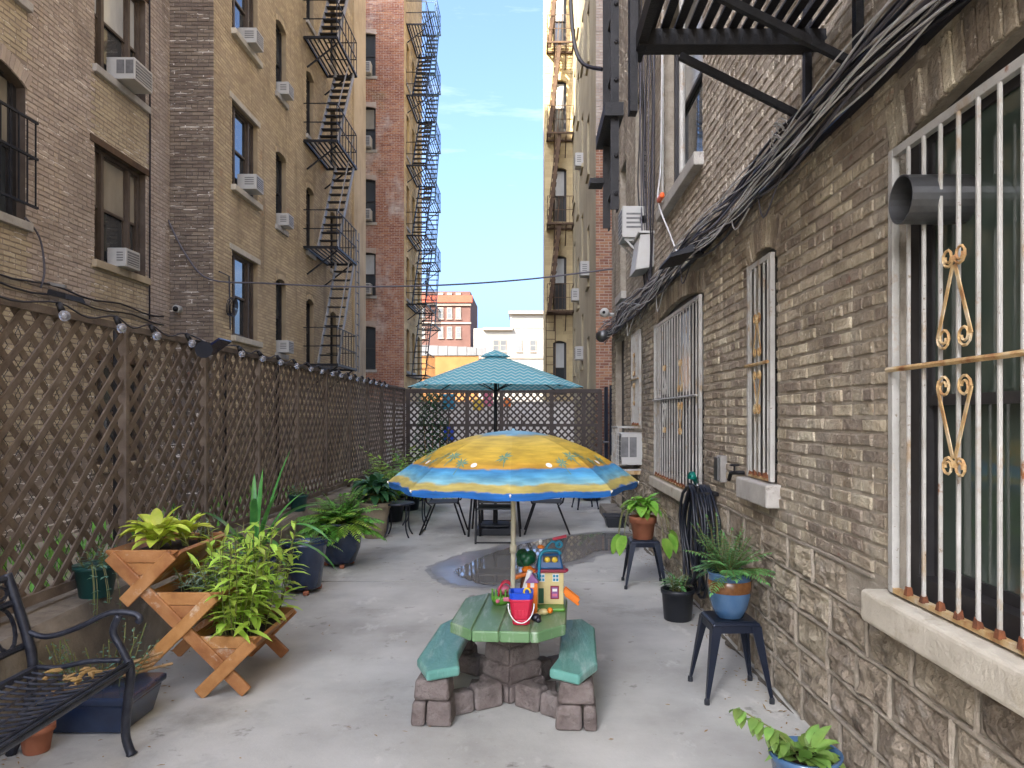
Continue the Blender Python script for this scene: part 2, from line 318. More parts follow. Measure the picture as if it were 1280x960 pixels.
for n_, c_ in dict(t_red=(.52,.015,.05), t_blue=(.01,.07,.55), t_white=(.75,.74,.72), t_yellow=(.75,.52,.04), t_cream=(.62,.52,.24), t_teal=(.0,.22,.36), t_navy=(.01,.08,.22),
        t_maroon=(.24,.01,.035), t_orange=(.80,.20,.015), t_green=(.10,.27,.03), t_dkgreen=(.006,.085,.035), t_brown=(.13,.05,.025), t_pink=(.65,.16,.25), t_purple=(.25,.10,.28), t_black=(.02,.02,.03)).items():
    mat(n_, [c_, tuple(x*.82 for x in c_)], scale=14, rough=.36, spec=.45)
mat('polewhite', [(.42,.39,.28), (.5,.47,.36)], scale=9, rough=.5)
mat('mesh_sling', [(.018,.020,.020), (.035,.036,.036)], scale=60, rough=.6)
mat('bulbglass', [(.45,.46,.5)], rough=.08, spec=.8); M['bulbglass'].node_tree.nodes['Principled BSDF'].inputs['Transmission Weight'].default_value = .75
mat('solar', [(.01,.013,.04)], rough=.15)
leafmat('l_lime', (.34,.52,.06), (.50,.66,.11)); leafmat('l_hosta', (0.465,0.589,0.054), (0.713,0.750,0.139)); leafmat('l_mid', (.10,.29,.045), (.22,.45,.075)); leafmat('l_dark', (0.023,0.085,0.031), (0.046,0.139,0.046))
leafmat('l_fern', (0.078,0.217,0.062), (0.155,0.341,0.109)); leafmat('l_grey', (0.186,0.264,0.186), (0.341,0.434,0.326), .7); leafmat('l_strap', (0.054,0.202,0.046), (0.132,0.341,0.078), .28, .15); leafmat('l_yellowgreen', (0.248,0.419,0.046), (0.403,0.558,0.093))
leafmat('l_sap', (.13,.25,.05), (.24,.36,.08)); leafmat('l_pothos', (0.155,0.388,0.046), (0.310,0.558,0.093), .3); leafmat('l_bluegreen', (0.093,0.232,0.155), (0.171,0.310,0.217))
mat('stem', [(.10,.16,.03), (.16,.12,.05)], scale=10, rough=.7); mat('leaflitter', [(.32,.2,.06), (.2,.12,.05)], scale=9, rough=.9)

# ================================================================== SETTING
g = MB().mm(-300, 300, -200, 500, -.5, -.03).build('ground', 'yard'); structure(g)
pat = MB().mm(-2.62, 1.75, -3, 17.6, -.4, -.022).build('patio', 'joint'); structure(pat)
edges = [-2.9, 7.37, 12.6, 17.5]
for i in range(3):
    y0, y1 = edges[i]+.019, edges[i+1]-.019
    m = MB(); nx, ny = 8, max(4, int((y1-y0)/.5)); X0, X1 = -2.6, 1.56
    if i == 2: X1 = 1.74
    for a in range(nx+1):
        for b in range(ny+1): m.v.append((X0+(X1-X0)*a/nx, y0+(y1-y0)*b/ny, 0))
    for a in range(nx):
        for b in range(ny): q = a*(ny+1)+b; m.f.append([q, q+ny+1, q+ny+2, q+1]); m.m.append(0)
    n = len(m.v)
    m.add([(X0,y0,0),(X1,y0,0),(X1,y1,0),(X0,y1,0),(X0,y0,-.022),(X1,y0,-.022),(X1,y1,-.022),(X0,y1,-.022)], [(4,5,1,0),(5,6,2,1),(6,7,3,2),(7,4,0,3)])
    m.build('slab', 'concrete', pat)
mat('dirt', [(.07,.06,.045), (.15,.13,.10)], scale=25, rough=.95, bump=.6, bscale=70)
for side, xa in ((-1, 1.47), (1, -2.575)):
    for seg_ in range(9):
        y0 = 2.6+seg_*1.2+u(0,.3); y1 = y0+u(.6,1.15); n0 = 14; m = MB()
        for q in range(n0+1):
            t = q/n0; wd = (.012+.055*abs(mnoise.noise(V((seg_*3.1, t*4, side))))+.02*rng.random())*math.sin(math.pi*t)+.002
            m.v += [(xa-.03*side*-1*0, y0+(y1-y0)*t, .0045), (xa+side*wd, y0+(y1-y0)*t, .0042)]
        for q in range(n0):
            f_ = [2*q, 2*q+2, 2*q+3, 2*q+1]; m.f.append(f_ if side < 0 else f_[::-1]); m.m.append(0)
        m.build('dirt_streak', 'dirt', pat)
# puddle lying in the dip beside the joint
mw = bpy.data.materials.new('water'); mw.use_nodes = True
t_ = mw.node_tree; N_ = t_.nodes; bs_ = N_['Principled BSDF']; bs_.inputs['Base Color'].default_value = (.19,.182,.168,1); bs_.inputs['Roughness'].default_value = .05; bs_.inputs['IOR'].default_value = 1.36; bs_.inputs['Coat Weight'].default_value = .6; bs_.inputs['Coat Roughness'].default_value = .02
b_ = N_.new('ShaderNodeBump'); b_.inputs['Strength'].default_value = .05; b_.inputs['Distance'].default_value = .03; k_ = N_.new('ShaderNodeTexNoise'); k_.inputs['Scale'].default_value = 9; k_.inputs['Detail'].default_value = 2
t_.links.new(k_.outputs[0], b_.inputs['Height']); t_.links.new(b_.outputs[0], bs_.inputs['Normal']); M['water'] = mw
def ground_px(px, py): Y = F*HC/(py-CY); return V(((px-CX)/F*Y, Y, 0))
def outline(pix, closed=True):
    pts = [ground_px(480+a/3.556, 615+b/3.556) for a, b in pix]
    o = []; n = len(pts)
    for i in range(n):
        p0, p1, p2, p3 = pts[i-1], pts[i], pts[(i+1) % n], pts[(i+2) % n]
        for j in range(5):
            t = j/5; q = .5*((2*p1)+(p2-p0)*t+(2*p0-5*p1+4*p2-p3)*t*t+(3*p1-p0-3*p2+p3)*t**3)
            o.append(q + V((u(-.018,.018), u(-.03,.03), 0)))
    return o
pud = outline([(318,352),(370,322),(450,288),(560,250),(700,218),(850,197),(960,186),(1085,186),(1120,200),(1110,245),(1040,262),(950,266),(880,298),(800,318),(735,345),(660,392),(560,413),(470,416),(400,404),(345,382)])
c_ = sum(pud, V())/len(pud)
def sheet(name, pts, z, mt):
    from mathutils.geometry import tessellate_polygon
    tri = tessellate_polygon([[V((p.x, p.y, 0)) for p in pts]])
    m = MB(); m.v = [(p.x, p.y, z) for p in pts]; m.f = [list(t) if (pts[t[1]]-pts[t[0]]).cross(pts[t[2]]-pts[t[0]]).z > 0 else list(reversed(t)) for t in tri]; m.m = [0]*len(m.f)
    return structure(m.build(name, mt))
wet = outline([(205,346),(290,302),(420,266),(550,236),(690,212),(845,191),(960,180),(1085,180),(1135,198),(1122,256),(1045,272),(955,276),(890,308),(806,328),(742,356),(668,401),(562,419),(460,424),(330,415),(262,386)])
margin = [p+(p-c_).normalized()*u(.03,.12) for p in wet]
mat('damp_margin', [(.20,.198,.185), (.30,.298,.28)], scale=6, rough=.5, bump=.15, bscale=45)
sheet('damp_margin', margin, .0035, 'damp_margin'); sheet('damp_patch', wet, .007, 'wetconcrete'); sheet('puddle', pud, .0105, 'water')

# ------------------------------------------------------------------ wall machinery
class Fr:
    def __init__(s, O, U, N): s.O = V(O); s.U = V(U); s.N = V(N)
    def pt(s, a, z, d=0): return s.O + s.U*a + V((0,0,z)) + s.N*d
    def box(s, m, a0, a1, z0, z1, d0, d1):
        p = [s.pt(a0,z0,d0), s.pt(a1,z0,d0), s.pt(a1,z0,d1), s.pt(a0,z0,d1), s.pt(a0,z1,d0), s.pt(a1,z1,d0), s.pt(a1,z1,d1), s.pt(a0,z1,d1)]
        fs = [(3,2,1,0),(4,5,6,7),(0,1,5,4),(1,2,6,5),(2,3,7,6),(3,0,4,7)]
        if s.U.cross(s.N).z < 0: fs = [tuple(reversed(f)) for f in fs]
        return m.add(p, fs)
def O_(u0, u1, z0, z1, arch=0, **k): d = dict(u0=u0, u1=u1, z0=z0, z1=z1, arch=arch); d.update(k); return d
def arc_geo(o):
    w2 = (o['u1']-o['u0'])/2; r = o['arch']; Rr = (w2*w2+r*r)/(2*r); return (o['u0']+o['u1'])/2, o['z1']-Rr, Rr, math.asin(w2/Rr)   # z1 is the crown
def backing(fr, u0, u1, z0, z1, ops, mtl, parent, reveal=.2, name='wall', revmat=None):
    m = MB(); us = sorted({u0, u1, *[o['u0'] for o in ops], *[o['u1'] for o in ops]}); zs = sorted({z0, z1, *[o['z0'] for o in ops], *[o['z1'] for o in ops]})
    us = [a for a in us if u0 <= a <= u1]; zs = [a for a in zs if z0 <= a <= z1]; flip = fr.U.cross(V((0,0,1))).dot(fr.N) < 0
    def q(ps, ref=None): m.add(ps, [(3,2,1,0) if flip else (0,1,2,3)])
    for a, b in zip(us, us[1:]):
        for c, d in zip(zs, zs[1:]):
            if any(o['u0'] < (a+b)/2 < o['u1'] and o['z0'] < (c+d)/2 < o['z1'] for o in ops): continue
            q([fr.pt(a,c), fr.pt(b,c), fr.pt(b,d), fr.pt(a,d)])
    for o in ops:
        a, b, c, d = o['u0'], o['u1'], o['z0'], o['z1']
        sp = d-o['arch']; m.cur = 1
        q([fr.pt(a,c,0), fr.pt(a,sp,0), fr.pt(a,sp,-reveal), fr.pt(a,c,-reveal)]); q([fr.pt(b,c,-reveal), fr.pt(b,sp,-reveal), fr.pt(b,sp,0), fr.pt(b,c,0)])
        q([fr.pt(a,c,-reveal), fr.pt(b,c,-reveal), fr.pt(b,c,0), fr.pt(a,c,0)])
        if o['arch']:
            cu, cz, Rr, th = arc_geo(o); n = 8; pr = None
            for i in range(n+1):
                an = -th+2*th*i/n; p = (cu+Rr*math.sin(an), cz+Rr*math.cos(an))
                if pr:
                    q([fr.pt(*pr,0), fr.pt(*p,0), fr.pt(*p,-reveal), fr.pt(*pr,-reveal)]); m.cur = 0
                    q([fr.pt(*pr,0), fr.pt(*p,0), fr.pt(p[0],d,0), fr.pt(pr[0],d,0)]); m.cur = 1
                pr = p
        else: q([fr.pt(a,d,0), fr.pt(b,d,0), fr.pt(b,d,-reveal), fr.pt(a,d,-reveal)])
        m.cur = 0
    return m.build(name, [mtl, revmat or mtl], parent)
def brick_rects(u0, u1, z0, z1, ops, bl=.203, bh=.0555, j=.0125, keep=None):
    out = []; z = z0; k = 0
    while z < z1-.02:
        zt = min(z+bh, z1); head = k % 6 == 5; L = (bl-j)/2 if head else bl; a = u0 - (0 if k % 2 else (L+j)/2) - (u(0,.02))
        cuts = []
        zm = (z+zt)/2
        for o in ops:
            c, d = o['u0'], o['u1']
            if o['z0']-.01 < zm < o['z1']: cuts.append((c, d))
            elif o['arch'] and o['z1'] <= zm < o['z1']+o.get('vh', .2)-.02: cuts.append((c-.02, d+.02))
            if o['arch'] and o['z1']-o['arch']+.03 < zm < o['z1']: cuts.append((c-.06, d+.06))
        while a < u1:
            x0, x1 = max(a, u0), min(a+L+u(-.004,.004), u1); segs = [(x0, x1)]
            for c, d in cuts:
                segs = [s for sg in segs for s in ((sg[0], min(sg[1], c)), (max(sg[0], d), sg[1])) if s[1]-s[0] > 0]
            for s in segs:
                if s[1]-s[0] > .025 and (keep is None or keep(s[0], s[1], z)): out.append((s[0], s[1], z, zt))
            a += L+j
        z += bh+j; k += 1
    return out
def brick_mesh(fr, rects, d0=.004, d1=.012, jit=.0025, ch=.006):
    m = MB(); flip = fr.U.cross(V((0,0,1))).dot(fr.N) < 0
    for a, b, c, d in rects:
        h = u(d0, d1); j = lambda: u(-jit, jit)
        bk = [(a,c),(b,c),(b,d),(a,d)]; ft = [(a+ch+j(), c+ch+j()), (b-ch+j(), c+ch+j()), (b-ch+j(), d-ch+j()), (a+ch+j(), d-ch+j())]
        vs_ = [fr.pt(*p, -.003) for p in bk] + [fr.pt(p[0], p[1], h+u(-.002,.002)) for p in ft]
        fs = [(4,5,6,7),(0,1,5,4),(1,2,6,5),(2,3,7,6),(3,0,4,7)]
        m.add(vs_, [tuple(reversed(f)) for f in fs] if flip else fs)
    return m
UB = []                                             # unit brick variants, front toward -X, 18+ triangles each
def unit_bricks():
    for k in range(8):
        m = MB(); r2 = random.Random(k); j = lambda s=.05: r2.uniform(-s, s)
        sq = [(-.5,-.5),(.5,-.5),(.5,.5),(-.5,.5)]
        def ring(d, ins_u, ins_z, jt): return [(d+r2.uniform(-.12,.12)*(d != 0), a*(1-ins_u)+j(jt*.3), b*(1-ins_z)+j(jt)) for a, b in sq]
        r0 = [(0,a,b) for a, b in sq]; r1 = ring(-.75, .015, .05, .05); r2_ = ring(-1, .07, .2, .06)
        m.add(r0+r1+r2_, [tuple(reversed(f)) for f in ([(4*i+q, 4*i+(q+1) % 4, 4*(i+1)+(q+1) % 4, 4*(i+1)+q) for i in range(2) for q in range(4)]+[(8,9,10,11)])])
        me = bpy.data.meshes.new('brick'); me.from_pydata(m.v, [], m.f); me.materials.append(M['wall_brick']); UB.append(me)
unit_bricks()
def voussoirs(fr, o, m, h=.2, w=.065, d=.016):
    cu, cz, Rr, th = arc_geo(o); th += .02/Rr; n = int(2*th*Rr/w)
    for i in range(n):
        a0 = -th+2*th*i/n + .004/Rr; a1 = -th+2*th*(i+1)/n - .004/Rr; dd = d+u(-.006,.005); r0 = Rr+u(-.003,.005); r1 = Rr+h+u(-.012,.012)
        pts = [(cu+r0*math.sin(a0), cz+r0*math.cos(a0)), (cu+r0*math.sin(a1), cz+r0*math.cos(a1)), (cu+r1*math.sin(a1), cz+r1*math.cos(a1)), (cu+r1*math.sin(a0), cz+r1*math.cos(a0))]
        yield [fr.pt(*p, -.003) for p in pts], [fr.pt(*p, dd) for p in pts]
def window(fr, o, parent, frame='brownframe', pane='pane', depth=.12, fw=.055, sill='sill_grey', sillo=.06, mull=0, lintel=None, rail=.5, pane2=None, label=None):
    a, b, c, d = o['u0'], o['u1'], o['z0'], o['z1']; m = MB(); t = .07
    fr.box(m, a, a+fw, c, d, -depth-t, -depth); fr.box(m, b-fw, b, c, d, -depth-t, -depth); fr.box(m, a+fw, b-fw, d-fw, d, -depth-t, -depth); fr.box(m, a+fw, b-fw, c, c+fw, -depth-t, -depth+.01)
    a1, b1 = a+fw, b-fw
    if mull:
        for x in (a+fw+mull, b-fw-mull): fr.box(m, x-.035, x+.035, c+fw, d-fw, -depth-t, -depth+.015)
    if o['arch']: pass
    wo = m.build('window', frame, parent, label=label)
    cols = [(a1, b1)] if not mull else [(a1, a1+mull-.035), (a1+mull+.035, b1-mull-.035), (b1-mull+.035, b1)]
    zr = c+fw+(d-c-2*fw)*rail
    for x0, x1 in cols:
        if x1-x0 < .03: continue
        s = MB(); sw = .032
        for z0, z1, dd in ((zr-.02, d-fw, -depth-.035), (c+fw, zr+.02, -depth-.06)):
            fr.box(s, x0, x0+sw, z0, z1, dd-.02, dd); fr.box(s, x1-sw, x1, z0, z1, dd-.02, dd); fr.box(s, x0+sw, x1-sw, z0, z0+sw+.008, dd-.02, dd); fr.box(s, x0+sw, x1-sw, z1-sw, z1, dd-.02, dd)
        s.build('sash', frame, wo)
        p = MB(); fr.box(p, x0+sw*.6, x1-sw*.6, zr, d-fw-.01, -depth-.053, -depth-.047); p.build('pane', pane2 or pane, wo)
        p = MB(); fr.box(p, x0+sw*.6, x1-sw*.6, c+fw+.02, zr, -depth-.078, -depth-.072); p.build('pane', pane, wo)
    if sill: s = MB(); fr.box(s, a-.06, b+.06, c-.11, c+.004, -depth+.012, sillo); s.build('sill', sill, wo, bevel=.008)
    if lintel: s = MB(); fr.box(s, a-.12, b+.12, d-.004, d+.1, -.02, .022); s.build('lintel', lintel, wo)
    return wo
def mass(parent, x0, x1, y0, y1, z0, z1, name='core', mt='interior'):
    return MB().mm(x0, x1, y0, y1, z0, z1).build(name, mt, parent)
def vis(Yf):                                        # is this height inside the frame at this depth?
    return lambda a, b, z: z < HC + (CY+20)/F*Yf(a, b)

# ------------------------------------------------------------------ the building on the right
rb = thing('apartment_building', (1.5, 6, 0), 'weathered grey brown brick building with barred ground floor windows and rough stone base', 'building')
fr = Fr((1.5,0,0), (0,1,0), (-1,0,0)); YE = 13.2
W1, W2, W3 = O_(1.0,3.01,.93,2.84,.11), O_(4.44,4.95,1.24,2.71,.06), O_(6.3,8.6,.95,2.80,.1)
W4, DR = O_(9.7,10.5,.98,2.8), O_(11.5,12.6,.16,2.92)
U1, U2, U3 = O_(6.35,8.1,3.9,5.9), O_(9.45,10.3,4.2,6.0), O_(11.3,11.95,3.55,5.6)
rops = [W1, W2, W3, W4, DR, U1, U2, U3]
backing(fr, -3, YE, -.05, 10.2, rops, 'wall_mortar', rb, .19, revmat='wall_mortar')
mass(rb, 1.78, 9, -3, YE-.02, -.05, 10.1, 'core', 'roofing'); MB().mm(1.5, 9, -3, YE, 10.2, 20).build('bounce_storeys', 'bounce_cream', rb)  # tall part above the frame is added to bounce sun into the yard

MB().mm(1.5, 9, YE-.015, YE, 0, 10.2).build('end_wall', 'wall_brick_up', rb)
STONE = .96
rects = brick_rects(1.6, YE, STONE+.01, 9.3, rops, keep=lambda a, b, z: z < HC+540/F*b)
def parea(r):
    a, b, c, d = r; y = (a+b)/2; px = CX+F*1.5/y
    if px > 1300 or CY-F*((c+d)/2-HC)/y < -10: return 0
    return (F*1.5/a-F*1.5/b)*F*(d-c)/y
order = sorted([r for r in rects if r[2] < 3.1], key=parea, reverse=True); near = set(order[:300])
low = [r for r in rects if r not in near and r[2] < 3.15]; high = [r for r in rects if r[2] >= 3.15]
brick_mesh(fr, low, .004, .012, .004, .008).build('brick_courses', 'wall_brick', rb, kind='stuff')
brick_mesh(fr, high, .003, .009, .003, .007).build('brick_courses', 'wall_brick_up', rb, kind='stuff')
for i, r in enumerate(order[:300]):
    o = link('brick', UB[i % 8], rb); a, b, c, d = r
    o.matrix_parent_inverse = Matrix.Translation(-rb.location)
    o.location = (1.503, (a+b)/2, (c+d)/2+u(-.002,.002)); o.scale = (u(.007,.015), b-a-u(0,.006), d-c-u(0,.006)); o.rotation_euler = (u(-.012,.012), u(-.03,.03), u(-.015,.015))
# arches of upright bricks over the openings
for w_ in (W1, W2, W3):
    for bk, ft in voussoirs(fr, w_, None):
        MB().taper(bk, ft).build('arch_brick', 'wall_brick', rb, bevel=.004, seg=1)
# rough stone base
RS = []
for k in range(10):
    m = MB(); nu, nz_ = 11, 8; off = V((k*13.1, k*7.7, 3))
    for i in range(nu+1):
        for jj in range(nz_+1):
            a, b = i/nu-.5, jj/nz_-.5; e = min(.5-abs(a), (.5-abs(b)))*2
            prof = min(1, e*5)**.6
            m.v.append((-(prof*(.55+.85*mnoise.noise(V((a*3.4,b*2.6,0))+off)+.6*mnoise.noise(V((a*8,b*5,0))+off)+.25*abs(mnoise.noise(V((a*17,b*11,0))+off))) + .0), a, b))
    for i in range(nu):
        for jj in range(nz_): q = i*(nz_+1)+jj; m.f.append([q, q+1, q+nz_+2, q+nz_+1]); m.m.append(0)
    me = bpy.data.meshes.new('stone_block'); me.from_pydata(m.v, [], m.f); me.materials.append(M['wall_stone'])
    RS.append(me)
sills = [(.9, 3.2, .80, .96)]
z = 0; k = 0; beads = MB()
for hh in (.205, .19, .195, .185, .18):
    a = 1.4 - (.2 if k % 2 else 0)
    while a < YE:
        L = u(.30,.52); b = min(a+L, YE); zz1 = z+hh; cut = False
        if z+hh > .85 and a < 3.12:                  # under the big sill the top course is cut low
            zz1 = .80
        if not (zz1-z < .05 or (DR['u0']-.1 < (a+b)/2 < DR['u1']+.1)):
            o = link('stone_block', RS[rng.randrange(10)], rb); o.matrix_parent_inverse = Matrix.Translation(-rb.location)
            o.location = (1.501, (a+b)/2, (z+zz1)/2); o.scale = (u(.022,.038), b-a-.016, zz1-z-.016)
            beads.tube([(1.487+u(-.004,.003),b+u(-.004,.004),z+(zz1-z)*q/3) for q in range(4)], [u(.008,.012) for q in range(4)], 6)
        a = b
    if z > 0: beads.tube([(1.486+u(-.004,.003), 1.4+i*.12, z+u(-.006,.006)) for i in range(int((YE-1.4)/.12)+1)], [u(.007,.013) for i in range(int((YE-1.4)/.12)+1)], 6)
    z += hh; k += 1
beads.tube([(1.494+u(-.002,.002), 3.2+i*.3, STONE-.004+u(-.005,.005)) for i in range(int((YE-3.2)/.3)+1)], .011, 5)
beads.build('mortar_beads', 'stone_joint', rb, kind='stuff')
# windows and bars
def scroll_col(m, m2, X, y, z, hh, dy):
    """one lozenge with scrolled ends above and below the cross bar"""
    for sgn in (1, -1):
        for side in (-1, 1):
            ys = V((0, side, 0)); zs = V((0, 0, sgn))
            r = dy*.40; pb = V((X, y, z)) + ys*dy + zs*(.045+r)
            m[sgn].bar(pb, V((X, y, z+sgn*hh))+ys*.006, .004, .016, up=(0,1,0))
            m[sgn].tube(spiral(V((X,y,z))+ys*(dy-r)+zs*(r+.045), r, r*.35, 0, -3.6*math.pi/1.2, 16, ys, zs), .0055, 4)
            m2[sgn].tube(spiral(V((X,y,z+sgn*(hh+.03)))+ys*.036, .036, .014, -math.pi, -math.pi+3.4*math.pi/1.1, 14, ys, zs), .0055, 4)
def grille(o, n_or_list, cross, scrolls, X=1.462, botrust=True, dy=.10, hh=.30):
    a, b, c, d = o['u0'], o['u1'], o['z0'], o['z1']-o['arch']
    gr = thing('window_grille', (X, (a+b)/2, c), o['label'], 'window bars', 'white window bars on the right hand wall')
    m = MB(); Xf = X+.012
    m.mm(Xf-.015, Xf+.015, b-.05, b-.012, c+.01, d-.01).mm(Xf-.015, Xf+.015, a+.012, a+.05, c+.01, d-.01).mm(Xf-.014, Xf+.014, a+.05, b-.05, d-.045, d-.01)
    m.build('frame', 'whitepaint', gr, bevel=.003)
    MB().mm(Xf-.014, Xf+.014, a+.05, b-.05, c+.012, c+.032).build('bottom_rail', 'rustpaint', gr)
    for y in n_or_list:
        MB().mm(X-.0065, X+.0065, y-.0065, y+.0065, c+.032, d-.045).build('bar', 'whitepaint', gr, bevel=.002, seg=1)
    for y in n_or_list: MB().taper([(X-.013,y-.013,c+.03),(X+.013,y-.013,c+.03),(X+.013,y+.013,c+.03),(X-.013,y+.013,c+.03)], [(X-.009,y-.009,c+.045+u(0,.025)),(X+.009,y-.009,c+.045+u(0,.025)),(X+.009,y+.009,c+.045+u(0,.025)),(X-.009,y+.009,c+.045+u(0,.025))]).build('rusted_foot', 'rust', gr)
    MB().tube([(X-.014, a+.03+(b-a-.06)*i/8, cross+u(-.002,.002)) for i in range(9)], .011, 6).build('cross_bar', 'rustpaint' if botrust else 'whitepaint', gr)
    for y in scrolls:
        m, m2 = {1: MB(), -1: MB()}, {1: MB(), -1: MB()}; scroll_col(m, m2, X-.016, y, cross, hh, dy); [m[k].build('scroll', 'whitepaint' if y != scrolls[0] else 'rustpaint', gr) for k in (1, -1)]; m2[1].build('scroll_curl', 'rustpaint', gr); m2[-1].build('scroll_curl', 'rustpaint', gr)
    return gr
W1['label'] = 'large white window grille with rusty scrolls around a metal duct'
W2['label'] = 'narrow white window grille with small rusty scrolls above concrete sill'
W3['label'] = 'wide white window grille of close bars beside the coiled hose'
W4['label'] = 'small white window grille over boxed air conditioner'
window(fr, W1, rb, 'darkframe', 'pane_green', .045, .09, None, pane2='pane_green', rail=.40)
grille(W1, [2.84-.11*i for i in range(15)], 1.835, [2.51, 1.52], hh=.33)
window(fr, W2, rb, 'darkframe', 'pane', .045, .06, None); grille(W2, [4.85, 4.76, 4.67, 4.58, 4.50][:5], 1.98, [4.67], dy=.075, hh=.26)
window(fr, W3, rb, 'darkframe', 'pane', .045, .07, None, mull=.55, pane2='pane_curtain'); grille(W3, [6.42+.135*i for i in range(16)], 1.83, [7.03, 7.84], botrust=False, dy=.11)
window(fr, W4, rb, 'darkframe', 'pane', .12, .05, None, rail=.35)
g4 = dict(W4); g4['z0'] = 1.5; grille(g4, [9.82+.1*i for i in range(6)], 2.15, [10.1])
m = MB(); fr.box(m, W1['u0']-.1, W1['u1']+.09, .795, .93, -.1, .11); sb = m.build('window_sill', 'sill', rb, bevel=.02, seg=3)
m = MB(); fr.box(m, W2['u0']-.06, W2['u1']+.07, 1.10, 1.24, -.1, .09); m.build('window_sill', 'sill_grey', rb, bevel=.012)
m = MB(); fr.box(m, W3['u0']-.08, W3['u1']+.08, .84, .95, -.1, .08); m.build('window_sill', 'sill', rb, bevel=.012)
m = MB(); fr.box(m, DR['u0'], DR['u1'], .16, DR['z1'], -.16, -.10); dd_ = m.build('door', 'darkframe', rb)
MB().ball((1.63, 11.62, 1.1), .03).build('handle', 'brass', dd_)
MB().mm(1.22, 1.6, DR['u0']-.05, DR['u1']+.05, 0, .155).build('door_step', 'curb', rb, bevel=.01)
for o_, pn in ((U1, 'pane_curtain'), (U2, 'pane'), (U3, 'pane')):
    window(fr, o_, rb, 'darkframe', 'pane', .10, .06, 'sill_grey', .09, pane2=pn)
m = MB(); m.tube([(1.445, 7.95, 3.95), (1.445, 7.93, 6)], .017, 6); m.build('white_conduit', 'whitepaint', rb)
m = MB(); m.tube([(1.46, 7.0, 3.95), (1.46, 7.0, 6)], .03, 8); m.build('white_conduit', 'whitepaint', rb)

# ------------------------------------------------------------------ the building on the left, two planes
lb = thing('apartment_building', (-6.5, 10, 0), 'brown painted brick building with tan wing and black fire escape behind the lattice fence', 'building')
fa = Fr((-6.5,0,0), (0,1,0), (1,0,0)); YA = 13.4
A1, A2, A3, A4, A0 = O_(11.08,12.56,3.99,5.75), O_(11.08,12.56,6.91,8.7), O_(8.3,9.56,4.15,6.05,.16), O_(8.3,9.56,7.0,8.9,.16), O_(11.08,12.56,.9,2.5)
aops = [A0, A1, A2, A3, A4]
backing(fa, -5.5, YA, -.05, 23, aops, 'a_mortar', lb, .2, revmat='brownframe'); backing(fa, -9.5, -5.5, -.05, 14.5, [], 'a_mortar', lb)  # rear stretch is unseen; its length and the heights are set to block sun
mass(lb, -16, -6.85, -5.5, YA, -.05, 22.9, 'core', 'roofing'); mass(lb, -16, -6.52, -9.5, -5.52, -.05, 14.4, 'core', 'a_mortar'); mass(lb, -16, -6.85, YA+.02, 25.6, -.05, 18.9, 'core', 'roofing'); mass(lb, -16, -7.6, YA+.02, 25.6, 18.9, 22.5, 'shade_block', 'a_mortar')  # top block over the wing is unseen, added to shade the red brick face
ra = brick_rects(8.2, YA, 1.2, 9.6, aops, keep=lambda a, b, z: z < HC+545/F*b)
tanq = lambda r: (11.0 < (r[0]+r[1])/2 < 12.64 and 5.75 < r[2] < 6.95) or (11.0 < (r[0]+r[1])/2 < 12.64 and 2.6 < r[2] < 4.0) or r[2] < 3.15+.1*math.sin((r[0])*1.3) or (8.2 < r[0] < 9.5 and (3.2 < r[2] < 4.15 or 6.1 < r[2] < 7.0))
brick_mesh(fa, [r for r in ra if not tanq(r)], .003, .008, .0015, .004).build('brick_courses', 'a_brick', lb, kind='stuff')
brick_mesh(fa, [r for r in ra if tanq(r)], .003, .008, .0015, .004).build('brick_courses', 'a_tan', lb, kind='stuff')
for o_ in (A3, A4):
    for bk, ft in voussoirs(fa, o_, None, h=.2, w=.075, d=.02): MB().taper(bk, ft).build('arch_brick', 'a_brick', lb)
for o_, pn in ((A0,'pane'), (A1,'pane_blind'), (A2,'pane_curtain')): window(fa, o_, lb, 'brownframe', 'pane', .10, .06, 'a_tan' if o_ is not A2 else 'sill_grey', .07, mull=.30, lintel='rustedsteel', pane2=pn)
for o_, pn in ((A3,'pane_blind'), (A4,'pane')): window(fa, o_, lb, 'darkframe', 'pane', .12, .07, 'sill_grey', .07, pane2=pn)
# black guard on the arched window
wg = thing('window_guard', (-6.4, 8.9, 4.2), 'black iron guard rail across the arched window of brown wall', 'window guard')
m = MB()
for zz in (4.35, 4.98, 5.45): m.bar((-6.38,8.25,zz), (-6.38,9.62,zz), .03, .03)
m.build('rail', 'blacksteel', wg)
for i in range(9): MB().bar((-6.38,8.3+.16*i,4.36), (-6.38,8.3+.16*i,5.44), .016, .016).build('baluster', 'blacksteel', wg)
for y in (8.3, 9.58): MB().bar((-6.5,y,4.98), (-6.38,y,4.98), .02, .02).build('bracket', 'blacksteel', wg)
# short face turned to the camera
fd = Fr((-6.5,YA,0), (1,0,0), (0,-1,0))
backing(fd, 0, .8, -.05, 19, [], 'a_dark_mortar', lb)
brick_mesh(fd, brick_rects(0, .8, 2.0, 9.7, [], bl=.198), .004, .012, .0025, .005).build('brick_courses', 'a_dark', lb, kind='stuff')
